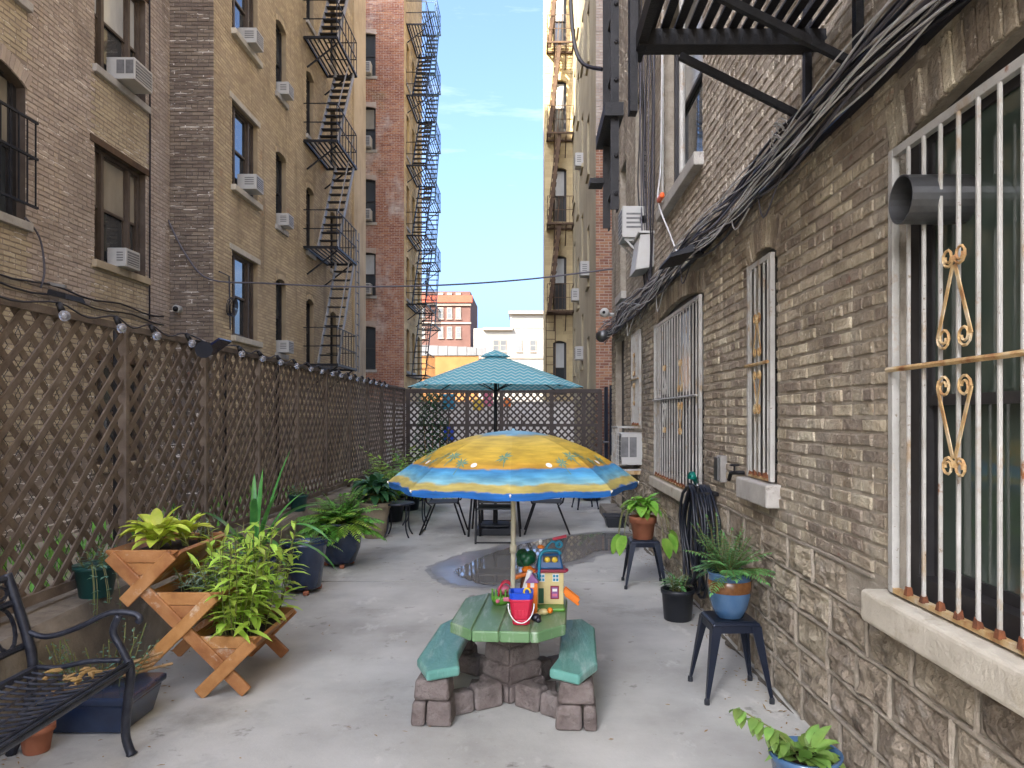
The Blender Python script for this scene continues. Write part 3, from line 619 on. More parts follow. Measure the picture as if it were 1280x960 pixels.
# tan wing
XB = -5.7; fb = Fr((XB,0,0), (0,1,0), (1,0,0)); YB = 25.7
bops = []
for k in range(4):
    z = 3.2+2.95*k - (.05 if k == 1 else 0)
    bops += [O_(14.23,15.58,z,z+1.66, kind=0), O_(16.7,17.4,z-.12,z+1.6,.09, kind=1), O_(19.0,19.65,z-.2,z+1.5,.09, kind=2), O_(21.3,21.95,z-.2,z+1.5,.09, kind=3)]
backing(fb, YA, YB, -.05, 19, bops, 'b_mortar', lb, .2, revmat='b_mortar')
rbk = brick_rects(YA, 24.0, 1.6, 14.6, bops, keep=lambda a, b, z: z < HC+545/F*b)
brick_mesh(fb, rbk, .003, .009, .0015, .004).build('brick_courses', 'b_brick', lb, kind='stuff')
m = MB(); fb.box(m, 24.0, YB, 0, 19, -.3, .06); m.build('pilaster', 'b_brick', lb)
mass(lb, -7, -5.95, YA+.05, YB-.05, -.05, 18.9)
panes = ['pane', 'pane_curtain', 'pane', 'pane_blind']
for i, o_ in enumerate(bops):
    if o_['kind'] == 0: window(fb, o_, lb, 'brownframe', 'pane', .09, .06, 'sill', .10, mull=.24, lintel='sill', pane2=panes[i % 4])
    else:
        window(fb, o_, lb, 'darkframe', 'pane', .10, .05, 'sill_grey', .06)
        for bk, ft in voussoirs(fb, o_, None, h=.12, w=.08, d=.02): MB().taper(bk, ft).build('arch_brick', 'b_brick', lb)

# ------------------------------------------------------------------ red brick building and its tan flank beyond the wing
YC = 29.6; XD = -4.97
cb = thing('apartment_building', (-6, YC, 0), 'tall red brick building with whitish mortar stains and tan flank', 'building')
fc = Fr((-8.2,YC,0), (1,0,0), (0,-1,0)); cops = [O_(1.25,2.1,z,z+1.75,.06) for z in (3.5,6.46,9.4,12.3,15.25)]
backing(fc, 0, 8.2+XD, -.05, 22, cops, 'c_mortar', cb, .2)
brick_mesh(fc, brick_rects(.6, 8.2+XD, 2.2, 18.8, cops), .004, .012, .002, .005).build('brick_courses', 'c_brick', cb, kind='stuff')
for i, o_ in enumerate(cops): window(fc, o_, cb, 'darkframe', 'pane', .10, .05, 'sill_grey', .05, pane2=panes[i % 4])
mass(cb, -8.2, XD-.3, YC+.3, 34.5, -.05, 21.9)
f_d = Fr((XD,0,0), (0,1,0), (1,0,0)); dops = []
for z in (3.5,6.46,9.4,12.3,15.25):
    for y in (30.2, 31.7, 33.2): dops.append(O_(y,y+.75,z,z+1.75,.06))
backing(f_d, YC, 34.6, -.05, 22, dops, 'd_brick', cb, .2)
brick_mesh(f_d, brick_rects(YC+.02, 34.6, 2.2, 21, dops, bl=.42, bh=.125), .004, .012, .002, .005).build('brick_courses', 'd_brick', cb, kind='stuff')
for o_ in dops: window(f_d, o_, cb, 'darkframe', 'pane', .10, .05, 'sill_grey', .05)
MB().mm(-8.2, XD, 34.55, 34.6, 0, 22).build('end_wall', 'd_brick', cb)
gb = thing('apartment_building', (-6.5, 36, 0), 'narrow tan building with teal fire escape hidden behind red brick building', 'building')
fg = Fr((-5.6,0,0), (0,1,0), (1,0,0)); gops = [O_(36.0,36.8,z,z+1.7) for z in (3.6,6.6,9.5,12.4,15.4,18.3)]
backing(fg, 34.65, 38, -.05, 25, gops, 'd_brick', gb, .2); mass(gb, -9, -5.9, 34.65, 38, -.05, 25, 'core', 'd_brick')
for o_ in gops: window(fg, o_, gb, 'darkframe', 'pane', .1)

# ------------------------------------------------------------------ stucco building and sunlit building on the far right
XE = 1.6; YF = 17.45
eb = thing('apartment_building', (3, 20, 0), 'pale stucco building with red brick end behind the far lattice fence', 'building')
fe = Fr((XE,YF,0), (1,0,0), (0,-1,0))
backing(fe, 0, 5, -.05, 24, [], 'c_mortar', eb)
brick_mesh(fe, brick_rects(.0, 1.0, .4, 8.2, []), .004, .012, .002, .005).build('brick_courses', 'e_brick', eb, kind='stuff')
brick_mesh(fe, brick_rects(.0, 1.0, 8.2, 12.2, []), .004, .012, .002, .005).build('brick_courses', 'e_grey', eb, kind='stuff')
fs_ = Fr((XE,0,0), (0,1,0), (-1,0,0)); eops = []
for k in range(5):
    for y in (19.3, 21.4, 23.2, 25.0): eops.append(O_(y,y+.7,2.2+2.93*k+(.9 if y in (21.4, 25.0) else 0),3.75+2.93*k+(.9 if y in (21.4, 25.0) else 0)))
backing(fs_, YF, 26.5, -.05, 24, eops, 'e_stucco', eb, .15)
for i, o_ in enumerate(eops): window(fs_, o_, eb, 'darkframe', 'pane', .07, .05, 'e_stucco', .05)
mass(eb, XE+.3, 9, YF+.3, 26.5, -.05, 23.9)
YFF = 26.5; fbld = thing('apartment_building', (1.2, YFF, 0), 'narrow cream sunlit building with rusty fire escape and arched windows', 'building')
ff = Fr((.6,YFF,0), (1,0,0), (0,-1,0)); fops = [O_(.3,.78,z,z+1.95,.08) for z in (2.4,5.45,8.6,11.75,14.9)]
backing(ff, 0, 4, -.05, 24, fops, 'f_wall', fbld, .2)
brick_mesh(ff, brick_rects(0, 1.05, 1.0, 18, fops, bl=.42, bh=.125), .004, .010, .002, .004).build('brick_courses', 'f_wall', fbld, kind='stuff')
for o_ in fops: window(ff, o_, fbld, 'darkframe', 'pane', .12, .05, 'f_wall', .05, pane2='pane_curtain')
mass(fbld, .6, 4, YFF+.35, 29, -.05, 23.9, 'core', 'f_wall')

# ------------------------------------------------------------------ far buildings at the end of the block
def far_block(name, label, x0, x1, Y, H, dep, mt, rows, trim, cols, ww, wh):
    t = thing(name, ((x0+x1)/2, Y, 0), label, 'building')
    MB().mm(x0, x1, Y, Y+dep, -.05, H).build('wall', mt, t)
    for z in rows:
        for x in cols:
            wn = MB().mm(x-ww/2-.08, x+ww/2+.08, Y-.12, Y+.05, z-.1, z+wh+.12).build('window', trim, t)
            MB().mm(x-ww/2, x+ww/2, Y-.14, Y-.10, z, z+wh/2-.04).build('pane', 'far_pane', wn); MB().mm(x-ww/2, x+ww/2, Y-.14, Y-.10, z+wh/2+.04, z+wh).build('pane', 'far_pane', wn)
            MB().mm(x-ww/2-.14, x+ww/2+.14, Y-.2, Y-.12, z-.22, z-.1).build('sill', trim, wn)
    return t
s_ = 100/F
bx0, bx1 = (508-CX)*s_, (588-CX)*s_
fb1 = far_block('brick_building', 'distant sunlit brick building with orange cornice and three window columns', bx0, bx1, 100, 18.5, 14, 'far_brick', (9.4, 12.3, 14.9), 'far_stone', [(x-CX)*s_ for x in (515,528,551,562,573)], .56, 1.3)
MB().mm(bx0-.3, bx1+.3, 99.4, 100.5, 16.95, 17.9).build('cornice', 'far_cornice', fb1); MB().mm(bx0-.1, bx1+.1, 99.7, 100.4, 16.55, 16.95).build('frieze', 'far_stone', fb1)
MB().mm(bx0-.1, bx1+.1, 99.8, 100.2, 14.1, 14.3).build('string_course', 'far_stone', fb1)
for x in (551,562,573): MB().mm((x-CX)*s_-.35, (x-CX)*s_+.35, 99.8, 100.1, 18.0, 18.3).build('parapet_panel', 'far_stone', fb1)
s_ = 90/F
wb = far_block('white_building', 'distant sunlit white building with flat cornice between the tall walls', (592-CX)*s_, (684-CX)*s_, 90, 12.3, 14, 'far_white', (9.6,), 'far_stone', [(x-CX)*s_ for x in (620,629,649,666)], .65, 1.25)
MB().mm((638-CX)*s_, (684-CX)*s_, 89.9, 100, 12.3, 14.0).build('upper_storey', 'far_white', wb); MB().mm((636-CX)*s_, (686-CX)*s_, 89.3, 100, 14.0, 14.35).build('cornice', 'far_stone', wb); MB().mm((604-CX)*s_, (641-CX)*s_, 89.4, 90.2, 12.05, 12.35).build('cornice', 'far_stone', wb)
hs = thing('hoarding', (-4, 55, 0), 'orange plywood wall topped by a grey metal band in the distance', 'wall'); s_ = 55/F
MB().mm((500-CX)*s_, (598-CX)*s_, 55, 55.3, 0, 6.15).build('plywood_wall', 'far_yellow', hs)
for i in range(8): MB().mm((512+12*i-CX)*s_, (523.5+12*i-CX)*s_, 54.9, 55.35, 6.15+.0, 6.95-.03*i).build('metal_panel', 'far_metal', hs)
pw = thing('garden_wall', (1, 60, 0), 'long pale rendered wall below the distant white building', 'wall')
MB().mm((596-CX)*60/F, (690-CX)*60/F, 60, 60.4, 0, 6.3).build('render', 'far_white', pw); MB().mm((596-CX)*60/F, (690-CX)*60/F, 59.9, 60.5, 6.3, 6.5).build('coping', 'far_stone', pw)

# ------------------------------------------------------------------ fire escapes
def fire_escape(fr_, label, levels, u0, u1, dep, mt, stair=None, stairmat=None, tilt=1, railh=.95, ladder=None, group='fire escapes down the block', slat=.045, r=.025, name='fire_escape'):
    t = thing(name, fr_.pt((u0+u1)/2, levels[0], 0), label, 'fire escape', group)
    P_ = fr_.pt
    for i, z in enumerate(levels):
        m = MB()
        for d in (.04, dep): m.bar(P_(u0,z,d), P_(u1,z,d), .05, .06)
        for a in (u0, u1): m.bar(P_(a,z,.0), P_(a,z,dep), .05, .06)
        n = max(6, int(dep/.11))
        for k in range(1, n): m.bar(P_(u0,z+.02,dep*k/n), P_(u1,z+.02,dep*k/n), slat, .012)
        for a in (u0+.25, u1-.25): m.bar(P_(a,z-.75*dep,.02), P_(a,z-.03,dep-.05), .035, .035)
        m.build('platform', mt, t)
        m = MB()
        for h in (railh, railh*.5): m.bar(P_(u0,z+h,0), P_(u0,z+h,dep), r, r).bar(P_(u0,z+h,dep), P_(u1,z+h,dep), r, r).bar(P_(u1,z+h,dep), P_(u1,z+h,0), r, r)
        nb = 7
        for k in range(nb+1): a = u0+(u1-u0)*k/nb; m.bar(P_(a,z,dep), P_(a,z+railh,dep), r*.75, r*.75)
        m.build('railing', mt, t)
        if stair and i+1 < len(levels):
            z2 = levels[i+1]; sa, sb, d0, d1 = stair   # climbs from a=sa at this level to a=sb at the next
            m = MB()
            for d in (d0, d1): m.bar(P_(sa,z+.03,d), P_(sb,z2-.02,d), .03, .13, up=(0,0,1))
            m.bar(P_(sa,z+.9,d1), P_(sb,z2+.85,d1), .025, .025)
            st = m.build('stair', stairmat or mt, t)
            n = 11
            for k in range(1, n):
                f = k/n; a = sa+(sb-sa)*f; zz = z+(z2-z)*f
                m = MB(); m.bar(P_(a,zz,d0), P_(a,zz,d1), .17, .025); m.build('tread', mt, st)
    if ladder:
        a, d, z0, z1, wd = ladder; m = MB()
        for s in (-.5, .5): m.bar(P_(a+s*wd,z0,d), P_(a+s*wd,z1,d), .03, .05)
        ld = m.build('ladder', stairmat or mt, t); z = z0+.15
        while z < z1: MB().bar(P_(a-.5*wd,z,d), P_(a+.5*wd,z,d), .02, .02).build('rung', mt, ld); z += .3
    return t
fire_escape(fb, 'black zigzag fire escape with pale stringers on the tan wing', [2.95, 5.93, 8.63, 11.25, 14.1], 18.75, 20.9, .85, 'blacksteel', stair=(18.95, 20.7, .32, .82), stairmat='greysteel', ladder=(21.05, .84, 2.9, 6.9, .38), r=.022)
fire_escape(f_d, 'black fire escape on the tan flank of red brick building', [3.3, 6.2, 9.0, 11.85, 14.7, 17.6], 30.1, 32.9, .82, 'blacksteel', stair=(30.4, 32.6, .2, .75))
fire_escape(fg, 'teal painted fire escape beyond the red brick building', [6.0, 9.0, 12.0, 15.0, 18.0, 21.0], 35.4, 37.6, 1.15, 'tealsteel', stair=(35.7, 37.3, .55, 1.1))
fire_escape(ff, 'rusty brown fire escape on the sunlit cream building', [5.3, 8.35, 11.5, 14.65, 17.8], .08, .98, .8, 'rustedsteel', stair=(.15, .5, .3, .75), ladder=(.2, .5, 1.2, 5.2, .32), slat=.03, r=.018)
# the near one over the barred windows, with its hanging ladder
fe_ = thing('fire_escape', (1.0, 3.2, 3.5), 'black slatted fire escape balcony overhead above the barred windows', 'fire escape')
ZF = 3.60
for i in range(13):
    x = .60+.068*i; MB().mm(x, x+.042, 1.2, 3.9, ZF, ZF+.012).build('slat', 'blacksteel', fe_)
m = MB().mm(.555, .60, 1.2, 3.92, ZF-.075, ZF+.02); m.build('edge_beam', 'blacksteel', fe_)
MB().mm(.56, 1.5, 3.71, 3.735, ZF-.085, ZF-.004).build('cross_beam', 'blacksteel', fe_); MB().mm(.60, 1.5, 3.735, 3.79, ZF-.085, ZF-.07).build('beam_flange', 'blacksteel', fe_)
MB().mm(.60, 1.5, 3.88, 3.93, ZF-.03, ZF-.002).build('cross_beam', 'blacksteel', fe_); MB().mm(.60, 1.5, 2.62, 2.66, ZF-.06, ZF-.002).build('cross_beam', 'blacksteel', fe_)
for y in (3.9, 3.3):
    MB().bar((.80,y,ZF-.05), (1.48,y,3.21), .03, .035).build('brace', 'blacksteel', fe_)
    MB().mm(1.455, 1.49, y-.02, y+.02, 3.17, ZF+.35).build('wall_strap', 'blacksteel', fe_)
m = MB()
for y in (3.9, 1.3): m.tube([(.58,y,ZF), (.58,y,ZF+.95)], .014, 6)
m.build('railing_posts', 'blacksteel', fe_, kind='stuff'); MB().tube([(.58,1.2,ZF+.95),(.58,3.9,ZF+.95)], .016, 6).build('railing', 'blacksteel', fe_)
dl = thing('drop_ladder', (.48, 4.1, 2.75), 'black riveted steel drop ladder hanging beside the fire escape balcony', 'ladder')
for y, x in ((3.93,.475), (4.33,.475)):
    MB().mm(x-.004, x+.004, y-.035, y+.035, 2.74, 4.4).mm(x-.04, x+.004, y-.037, y-.028, 2.74, 4.4).build('rail', 'blacksteel', dl)
for i in range(5): MB().tube([(.475,3.93,2.9+.33*i), (.475,4.33,2.9+.33*i)], .012, 6).build('rung', 'blacksteel', dl)
for i in range(8): MB().ball((.465,3.895,2.82+.2*i), .014, 8, 5).build('rivet', 'blacksteel', dl)
MB().mm(.40, .50, 3.86, 4.36, 3.22, 3.29).build('guide_bracket', 'blacksteel', dl)
MB().mm(.525, .565, 3.80, 3.88, 3.22, 4.4).build('guide_channel', 'blacksteel', dl); MB().mm(.36, .44, 4.28, 4.40, 3.0, 3.03).build('hook_plate', 'blacksteel', dl)
MB().tube(smoothpath([(.42,4.2,3.62),(.32,4.3,3.70),(.27,4.35,3.86),(.25,4.4,4.2)]), .012, 6).build('hanging_cable', 'cableblack', dl)

# ------------------------------------------------------------------ air conditioners
def air_con(p, w_, h, d, axis, label, bracket=False, rz=0):
    t = thing('air_conditioner', p, label, 'air conditioner', 'window air conditioners'); x, y, z = p; sx = 1 if axis == '+x' else -1
    if axis == '-y': q = lambda a, b, c: (x+a, y-b, z+c)
    else: q = lambda a, b, c: (x+sx*b, y+a, z+c)
    def bx(m, a0, a1, b0, b1, c0, c1):
        A = q(a0,b0,c0); B = q(a1,b1,c1); return m.mm(min(A[0],B[0]), max(A[0],B[0]), min(A[1],B[1]), max(A[1],B[1]), min(A[2],B[2]), max(A[2],B[2]))
    bx(MB(), -w_/2, w_/2, -.1, d, 0, h).build('housing', 'acwhite', t, bevel=.008)
    bx(MB(), -w_/2+.04, w_/2-.04, d-.002, d+.006, .04, h-.04).build('grille_back', 'acgrille', t)
    for i in range(5): bx(MB(), -w_/2+.04, w_/2-.04, d+.004, d+.01, .05+(h-.1)*i/5, .05+(h-.1)*i/5+.012).build('grille_slat', 'acwhite', t)
    for k in (range(4) if w_ < .55 else ()): bx(MB(), -w_/2-.003, -w_/2+.004, .05, d-.05, h*(.3+.14*k), h*(.36+.14*k)).build('side_slot', 'acgrille', t)
    for k in ((0, 1) if w_ > .55 else ()): bx(MB(), -w_/2-.004, -w_/2+.004, .06+d*.42*k, .06+d*.42*k+d*.36, h*.25, h*.88).build('side_louvre', 'acgrille', t)
    if bracket:
        for a in (-w_/2+.05, w_/2-.05): MB().bar(q(a,0,-.02), q(a,d*.9,-.02), .03, .03).bar(q(a,0,-.3), q(a,d*.8,-.03), .025, .025).build('bracket', 'acwhite', t)
    return t
air_con((-6.5,11.85,6.93), .56, .34, .34, '+x', 'large white air conditioner jutting from the upper window of brown wall')
air_con((-6.5,11.80,4.0), .42, .29, .2, '+x', 'white air conditioner in the lower three part window of brown wall')
air_con((-5.7,14.95,6.18), .42, .30, .28, '+x', 'white air conditioner in the middle wide window of tan wing')
air_con((-5.7,14.95,9.1), .42, .30, .28, '+x', 'white air conditioner in the upper wide window of tan wing')
for k, nm in enumerate(('lowest', 'second', 'third')): air_con((-5.7,17.05,3.10+2.95*k-(.05 if k == 1 else 0)), .38, .28, .24, '+x', 'white air conditioner in the %s narrow arched window of tan wing' % nm)
for z, nm in ((15.3,'highest'), (12.35,'second highest'), (9.45,'middle'), (6.5,'lowest visible')): air_con((-6.5,YC,z), .5, .42, .3, '-y', 'pale air conditioner in the %s window of red brick building' % nm)
air_con((1.5,9.6,3.92), .42, .40, .30, '-x', 'white air conditioner under the upper window beside hanging black cables', True)
for i, (y, z) in enumerate(((21.75,8.95), (19.65,5.35), (23.55,5.3), (21.75,3.3))): air_con((1.6,y,z), .4, .38, .22, '-x', 'pale air conditioner on stucco flank, %s' % ('highest of four', 'directly below the highest one', 'farthest along the wall', 'lowest just above the teal umbrella')[i])
a4 = air_con((1.5,10.1,1.0), .6, .42, .26, '-x', 'white air conditioner in a caged lower window near the far door')
m = MB()
for i in range(5): m.bar((1.19,9.76+.17*i,.94), (1.19,9.76+.17*i,1.5), .012, .012)
for z in (.94, 1.5): m.bar((1.19,9.74,z), (1.19,10.46,z), .02, .02).bar((1.19,9.74,z), (1.5,9.74,z), .02, .02).bar((1.19,10.46,z), (1.5,10.46,z), .02, .02)
m.build('cage', 'whitepaint', a4); MB().mm(1.18, 1.5, 9.74, 10.46, .88, .93).build('shelf', 'rustpaint', a4)
ub = thing('utility_box', (1.35, 9.1, 3.4), 'white tapered utility box below the upper air conditioner', 'box')
MB().taper([(1.5,8.75,3.42),(1.27,8.75,3.38),(1.27,9.25,3.38),(1.5,9.25,3.42)], [(1.5,8.75,3.82),(1.33,8.75,3.80),(1.33,9.25,3.80),(1.5,9.25,3.82)]).build('casing', 'acwhite', ub, bevel=.008); MB().mm(1.31, 1.5, 8.73, 9.27, 3.815, 3.84).build('lid', 'acwhite', ub)

# ------------------------------------------------------------------ cables
cbn = thing('cable_bundle', (1.42, 6, 3.1), 'thick tangle of black and white cables along the right hand wall', 'cables')
mats_ = ['cableblack', 'cableblack', 'cablegrey', 'cablewhite', 'cableblack', 'cablewhite']
for i in range(30):
    ph = u(0,6); oz = u(-.10,.10); ox = u(.03,.085) if i % 6 in (3,5) else u(0,.07); pts = []
    y = 1.4
    while y < 13.4:
        sag = -.05*abs(math.sin(y*.9+ph*.1)); f = min(1, max(0, (y-8)/5)); sp = 1+.9*f*abs(math.sin(y*1.3))
        pts.append((1.455-ox*sp-.02+.015*math.sin(y*2.1+ph), y, 3.12+oz*sp+sag+.034*math.sin(y*(1.1+.13*(i % 7))+ph)+.022*math.sin(y*(3.1+.3*(i % 5))+ph*2)+.04*f)); y += .33
    MB().tube(smoothpath(pts, 2), u(.004,.0065) if i % 6 in (3,5) else u(.005,.010), 5).build('cable', mats_[i % 6], cbn, smooth=True)
MB().tube([(1.485, 1.4+i*.5, 3.06+.01*math.sin(i)) for i in range(24)], .022, 6).build('conduit', 'cableblack', cbn)
for i, (y, z) in enumerate(((5.2,3.13), (6.9,3.12), (8.2,3.1), (9.4,3.08), (10.6,3.05), (4.6,3.15))):
    pts = [(1.42, y, z), (1.40, y-.2, z-.22-.05*(i % 3)), (1.41, y-.5, z-.15), (1.43, y-.8, z-.02)]
    MB().tube(smoothpath(pts, 5), .0055, 5).build('loop', ('cablewhite', 'cablegrey')[i % 2], cbn, smooth=True)
for k in range(7):
    c = (1.40-u(0,.03), 4.05+u(-.08,.08), 3.17+u(-.02,.04)); MB().tube(arc(c, u(.05,.085), u(0,2), u(5,8), 12, (0,1,0), (-.4,0,.6)), .005, 4).build('coil', 'cablewhite', cbn, smooth=True)
vc = thing('hanging_cables', (1.45, 8.7, 3.2), 'thin dark cables hanging down the wall beside the upper sash window', 'cables')
for i in range(9):
    y0 = 8.35+.16*i; pts = [(1.46-u(0,.03), y0+u(-.06,.06)*(z-3)*.5+(8.85-y0)*max(0, (4.6-z))*.45, z) for z in (3.15,3.6,4.1,4.7,5.4,6.2,7.2)]
    MB().tube(smoothpath(pts, 3), u(.006,.011), 5).build('cable', ('cableblack','cablegrey')[i % 2], vc, smooth=True)
wc = thing('dangling_cable', (1.42, 7.6, 3.9), 'white cable dangling from the sill under an orange clip', 'cable')
MB().tube(smoothpath([(1.44,7.93,6.0), (1.42,7.9,4.4), (1.38,7.85,3.95), (1.40,7.3,3.45), (1.43,7.0,3.15)], 5), .009, 5).build('wire', 'cablewhite', wc, smooth=True)
MB().box((1.385,7.72,3.93), (.05,.22,.06)).build('clip', 'orange_plastic', wc, bevel=.02)
fl = thing('wall_light', (1.25, 6.4, 2.98), 'flat black floodlight fixed under the cable bundle', 'lamp')
MB().taper([(1.15,6.0,2.94),(1.36,6.0,2.99),(1.36,6.55,2.99),(1.15,6.55,2.94)], [(1.17,6.03,2.98),(1.36,6.03,3.06),(1.36,6.52,3.06),(1.17,6.52,2.98)]).build('housing', 'blacksteel', fl, bevel=.006); MB().mm(1.30, 1.5, 6.25, 6.31, 3.02, 3.05).build('arm', 'blacksteel', fl)
sc = thing('security_camera', (1.4, 12.9, 3.3), 'white security camera and grey floodlight at the corner of the wall', 'camera')
MB().tube([(1.5,12.9,3.42),(1.36,12.85,3.42)], .03, 8).build('arm', 'acwhite', sc); MB().ball((1.33,12.82,3.44), .085, 12, 8).build('body', 'acwhite', sc, smooth=True); MB().ball((1.31,12.75,3.44), .03, 8, 6).build('lens', 'blacksteel', sc, smooth=True)
MB().tube([(1.42,12.7,3.08),(1.22,12.35,2.98)], [.05,.1], 10).build('floodlight', 'duct', sc, smooth=True)
# cable across the yard
xc = [P(210,275,13.35), P(232,318,13.3), P(262,349,13.25), P(330,354,13.25), P(420,358,13.2), P(500,358,13.2), P(580,355,13.15), P(660,349,13.1), P(720,342,13.1), P(766,336,13.05)]
tag(MB().tube(smoothpath(xc, 5), .016, 6).build('overhead_cable', 'cablegrey', smooth=True), 'grey cable slung across the yard from the dark brick corner', 'cable')
for i, (y0, z0) in enumerate(((9.1,3.35), (10.2,3.42))):
    pass
lc = thing('wall_cables', (-6.45, 11, 3.3), 'thin dark cables running along the foot of the brown wall', 'cables')
for k, z in enumerate((3.28, 3.40)):
    MB().tube([(-6.46, 8.2+.35*i, z+.03*math.sin(i*1.3+k)) for i in range(15)], .015, 5).build('cable', 'cableblack', lc, smooth=True)
MB().tube(smoothpath([(-6.46,9.5,4.2),(-6.44,9.75,4.0),(-6.44,9.85,3.6),(-6.46,9.8,3.35)], 4), .014, 5).build('drop', 'cablegrey', lc, smooth=True)
MB().tube([(-6.46,12.62,8.8),(-6.47,12.66,6.5),(-6.46,12.62,3.3)], .014, 5).build('downlead', 'cableblack', lc)
MB().tube([(-5.66,14.05,3.3+.0),(-5.66,14.0,4.3),(-5.66,13.55,4.3)], .014, 5).build('lead', 'cableblack', lc)
for k in range(4): MB().tube(arc((-5.62,13.95+.06*k,3.72), .17, 0, 6.2, 14, (0,1,0), (.15,0,1)), .01, 4).build('coil', 'cableblack', lc)
dc = thing('dome_camera', (-6.3, 13.3, 3.6), 'small white dome camera on the dark brick corner', 'camera')
MB().tube([(-6.32,13.4,3.58),(-6.32,13.27,3.58)], .07, 12).build('base', 'acwhite', dc); MB().ball((-6.32,13.25,3.57), .05, 10, 7).build('dome', 'blacksteel', dc, smooth=True)
wl = thing('wall_floodlight', (-6.3, 10.0, 3.1), 'small grey floodlight on the brown wall above the fence', 'lamp')
MB().bar((-6.5,10,3.45), (-6.25,10,3.40), .04, .04).build('arm', 'greysteel', wl); MB().taper([(-6.35,9.75,3.25),(-6.1,9.75,3.2),(-6.1,10.2,3.2),(-6.35,10.2,3.25)], [(-6.35,9.78,3.33),(-6.12,9.78,3.27),(-6.12,10.17,3.27),(-6.35,10.17,3.33)]).build('head', 'blacksteel', wl)
# duct, hose, tap, outlet
dp = thing('metal_duct', (1.5, 2.74, 2.44), 'round grey metal duct poking out between white window bars', 'duct')
m = MB(); axd = V((1,-.0,.0)); c0 = V((1.37,2.77,2.43)); ring = []
def cyl(m, r0, r1, x0, x1, y, z, n=24, inner=False):
    b = len(m.v)
    for x, r in ((x0,r0),(x1,r1)):
        for k in range(n): an = 2*math.pi*k/n; m.v.append((x, y+r*math.cos(an), z+r*math.sin(an)))
    for k in range(n): q = [b+k, b+(k+1) % n, b+n+(k+1) % n, b+n+k]; m.f.append(q if inner else list(reversed(q))); m.m.append(m.cur)
cyl(m, .088, .088, 1.36, 2.0, 2.70, 2.44); cyl(m, .083, .083, 1.36, 1.75, 2.70, 2.44, inner=True); cyl(m, .083, .088, 1.36, 1.36, 2.70, 2.44, inner=True)
m.build('pipe', 'duct', dp, smooth=False); m = MB(); cyl(m, .082, .0, 1.6, 1.61, 2.70, 2.44, inner=True); m.build('damper', 'blacksteel', dp)
m = MB(); cyl(m, .0905, .0905, 1.50, 1.515, 2.70, 2.44); m.build('seam', 'duct', dp)
hz = thing('garden_hose', (1.36, 5.95, .7), 'black garden hose coiled on a wall hanger with green nozzle', 'hose')
for i in range(9):
    r1, r2 = u(.24,.34), u(.32,.45); x = 1.45-.020*i; zc = 1.10-r2-u(0,.02)
    pts = [(x+.012*math.sin(3*a+i), 5.95+r1*math.sin(a)*(1 if math.cos(a) > 0 else .92)+u(-.012,.012), zc+r2*math.cos(a)) for a in [2*math.pi*k/20 for k in range(20)]]
    MB().tube(pts, .0135, 7, closed=True).build('coil', 'hose', hz, smooth=True)
MB().tube(smoothpath([(1.42,6.2,1.0),(1.38,6.35,.6),(1.36,6.25,.33),(1.34,6.0,.30),(1.33,5.8,.38)], 6), .0135, 7).build('loose_end', 'hose', hz, smooth=True)
MB().tube([(1.34,5.85,1.12),(1.34,5.86,1.0),(1.345,5.87,.85)], .016, 8).build('nozzle_stem', 'chrome', hz, smooth=True); MB().tube([(1.34,5.86,1.11),(1.31,5.83,1.16),(1.28,5.80,1.185)], [.018,.022,.036], 10).build('nozzle', 'hosegreen', hz, smooth=True)
MB().mm(1.33, 1.5, 5.8, 6.1, 1.02, 1.05).mm(1.325, 1.34, 5.8, 6.1, 1.02, 1.10).build('hanger', 'blacksteel', hz, bevel=.004)
ob = thing('outlet_box', (1.48, 5.62, 1.25), 'grey weatherproof outlet box above the hose', 'outlet'); MB().mm(1.445, 1.5, 5.56, 5.68, 1.15, 1.35).build('box', 'greysteel', ob, bevel=.006); MB().mm(1.425, 1.447, 5.565, 5.675, 1.16, 1.34).build('cover', 'duct', ob, bevel=.006)
tp = thing('wall_tap', (1.45, 5.12, 1.24), 'small dark wall tap beside the narrow barred window', 'tap')
MB().tube([(1.5,5.08,1.26),(1.44,5.10,1.26),(1.42,5.18,1.25),(1.42,5.22,1.2)], .014, 8).build('spout', 'blacksteel', tp, smooth=True); MB().tube([(1.43,5.12,1.26),(1.43,5.12,1.31)], .008, 6).build('valve', 'blacksteel', tp); MB().tube(arc((1.43,5.12,1.31), .028, 0, 5.6, 8, (1,0,0), (0,1,0)), .007, 5, closed=True).build('handwheel', 'blacksteel', tp)

# ------------------------------------------------------------------ left lattice fence on its concrete curb
XFn = -2.85; Z0, Z1 = .57, 2.30
ck = MB(); n = 40
for i in range(n+1):
    y = -2.5+(17.2+2.5)*i/n; b = .015*math.sin(y*1.1)+u(-.008,.008)
    ck.v += [(-2.60+b,y,0), (-2.61+b,y,.44+.02*math.sin(y*2.3)), (-2.65+b,y,.52+.01*math.sin(y*3)), (-3.0,y,.53), (-3.0,y,-.03)]
for i in range(n):
    for k in range(4): q = i*5+k; ck.f.append([q, q+1, q+6, q+5]); ck.m.append(0)
tag(ck.build('curb_wall', 'curb'), 'low grey concrete curb wall under the brown lattice fence', 'wall')
fence = thing('lattice_fence', (XFn, 10.5, .5), 'long brown diagonal lattice fence along the left of the patio', 'fence')
posts = [3.93, 5.21, 6.5, 7.79, 9.1, 10.4, 11.75, 13.1, 14.4, 15.7, 17.0]; posts = [2.65]+posts
for y in posts:
    MB().mm(XFn-.03, XFn+.03, y-.024, y+.024, .52, Z1+.0).build('post', 'slat', fence, bevel=.003, seg=1)
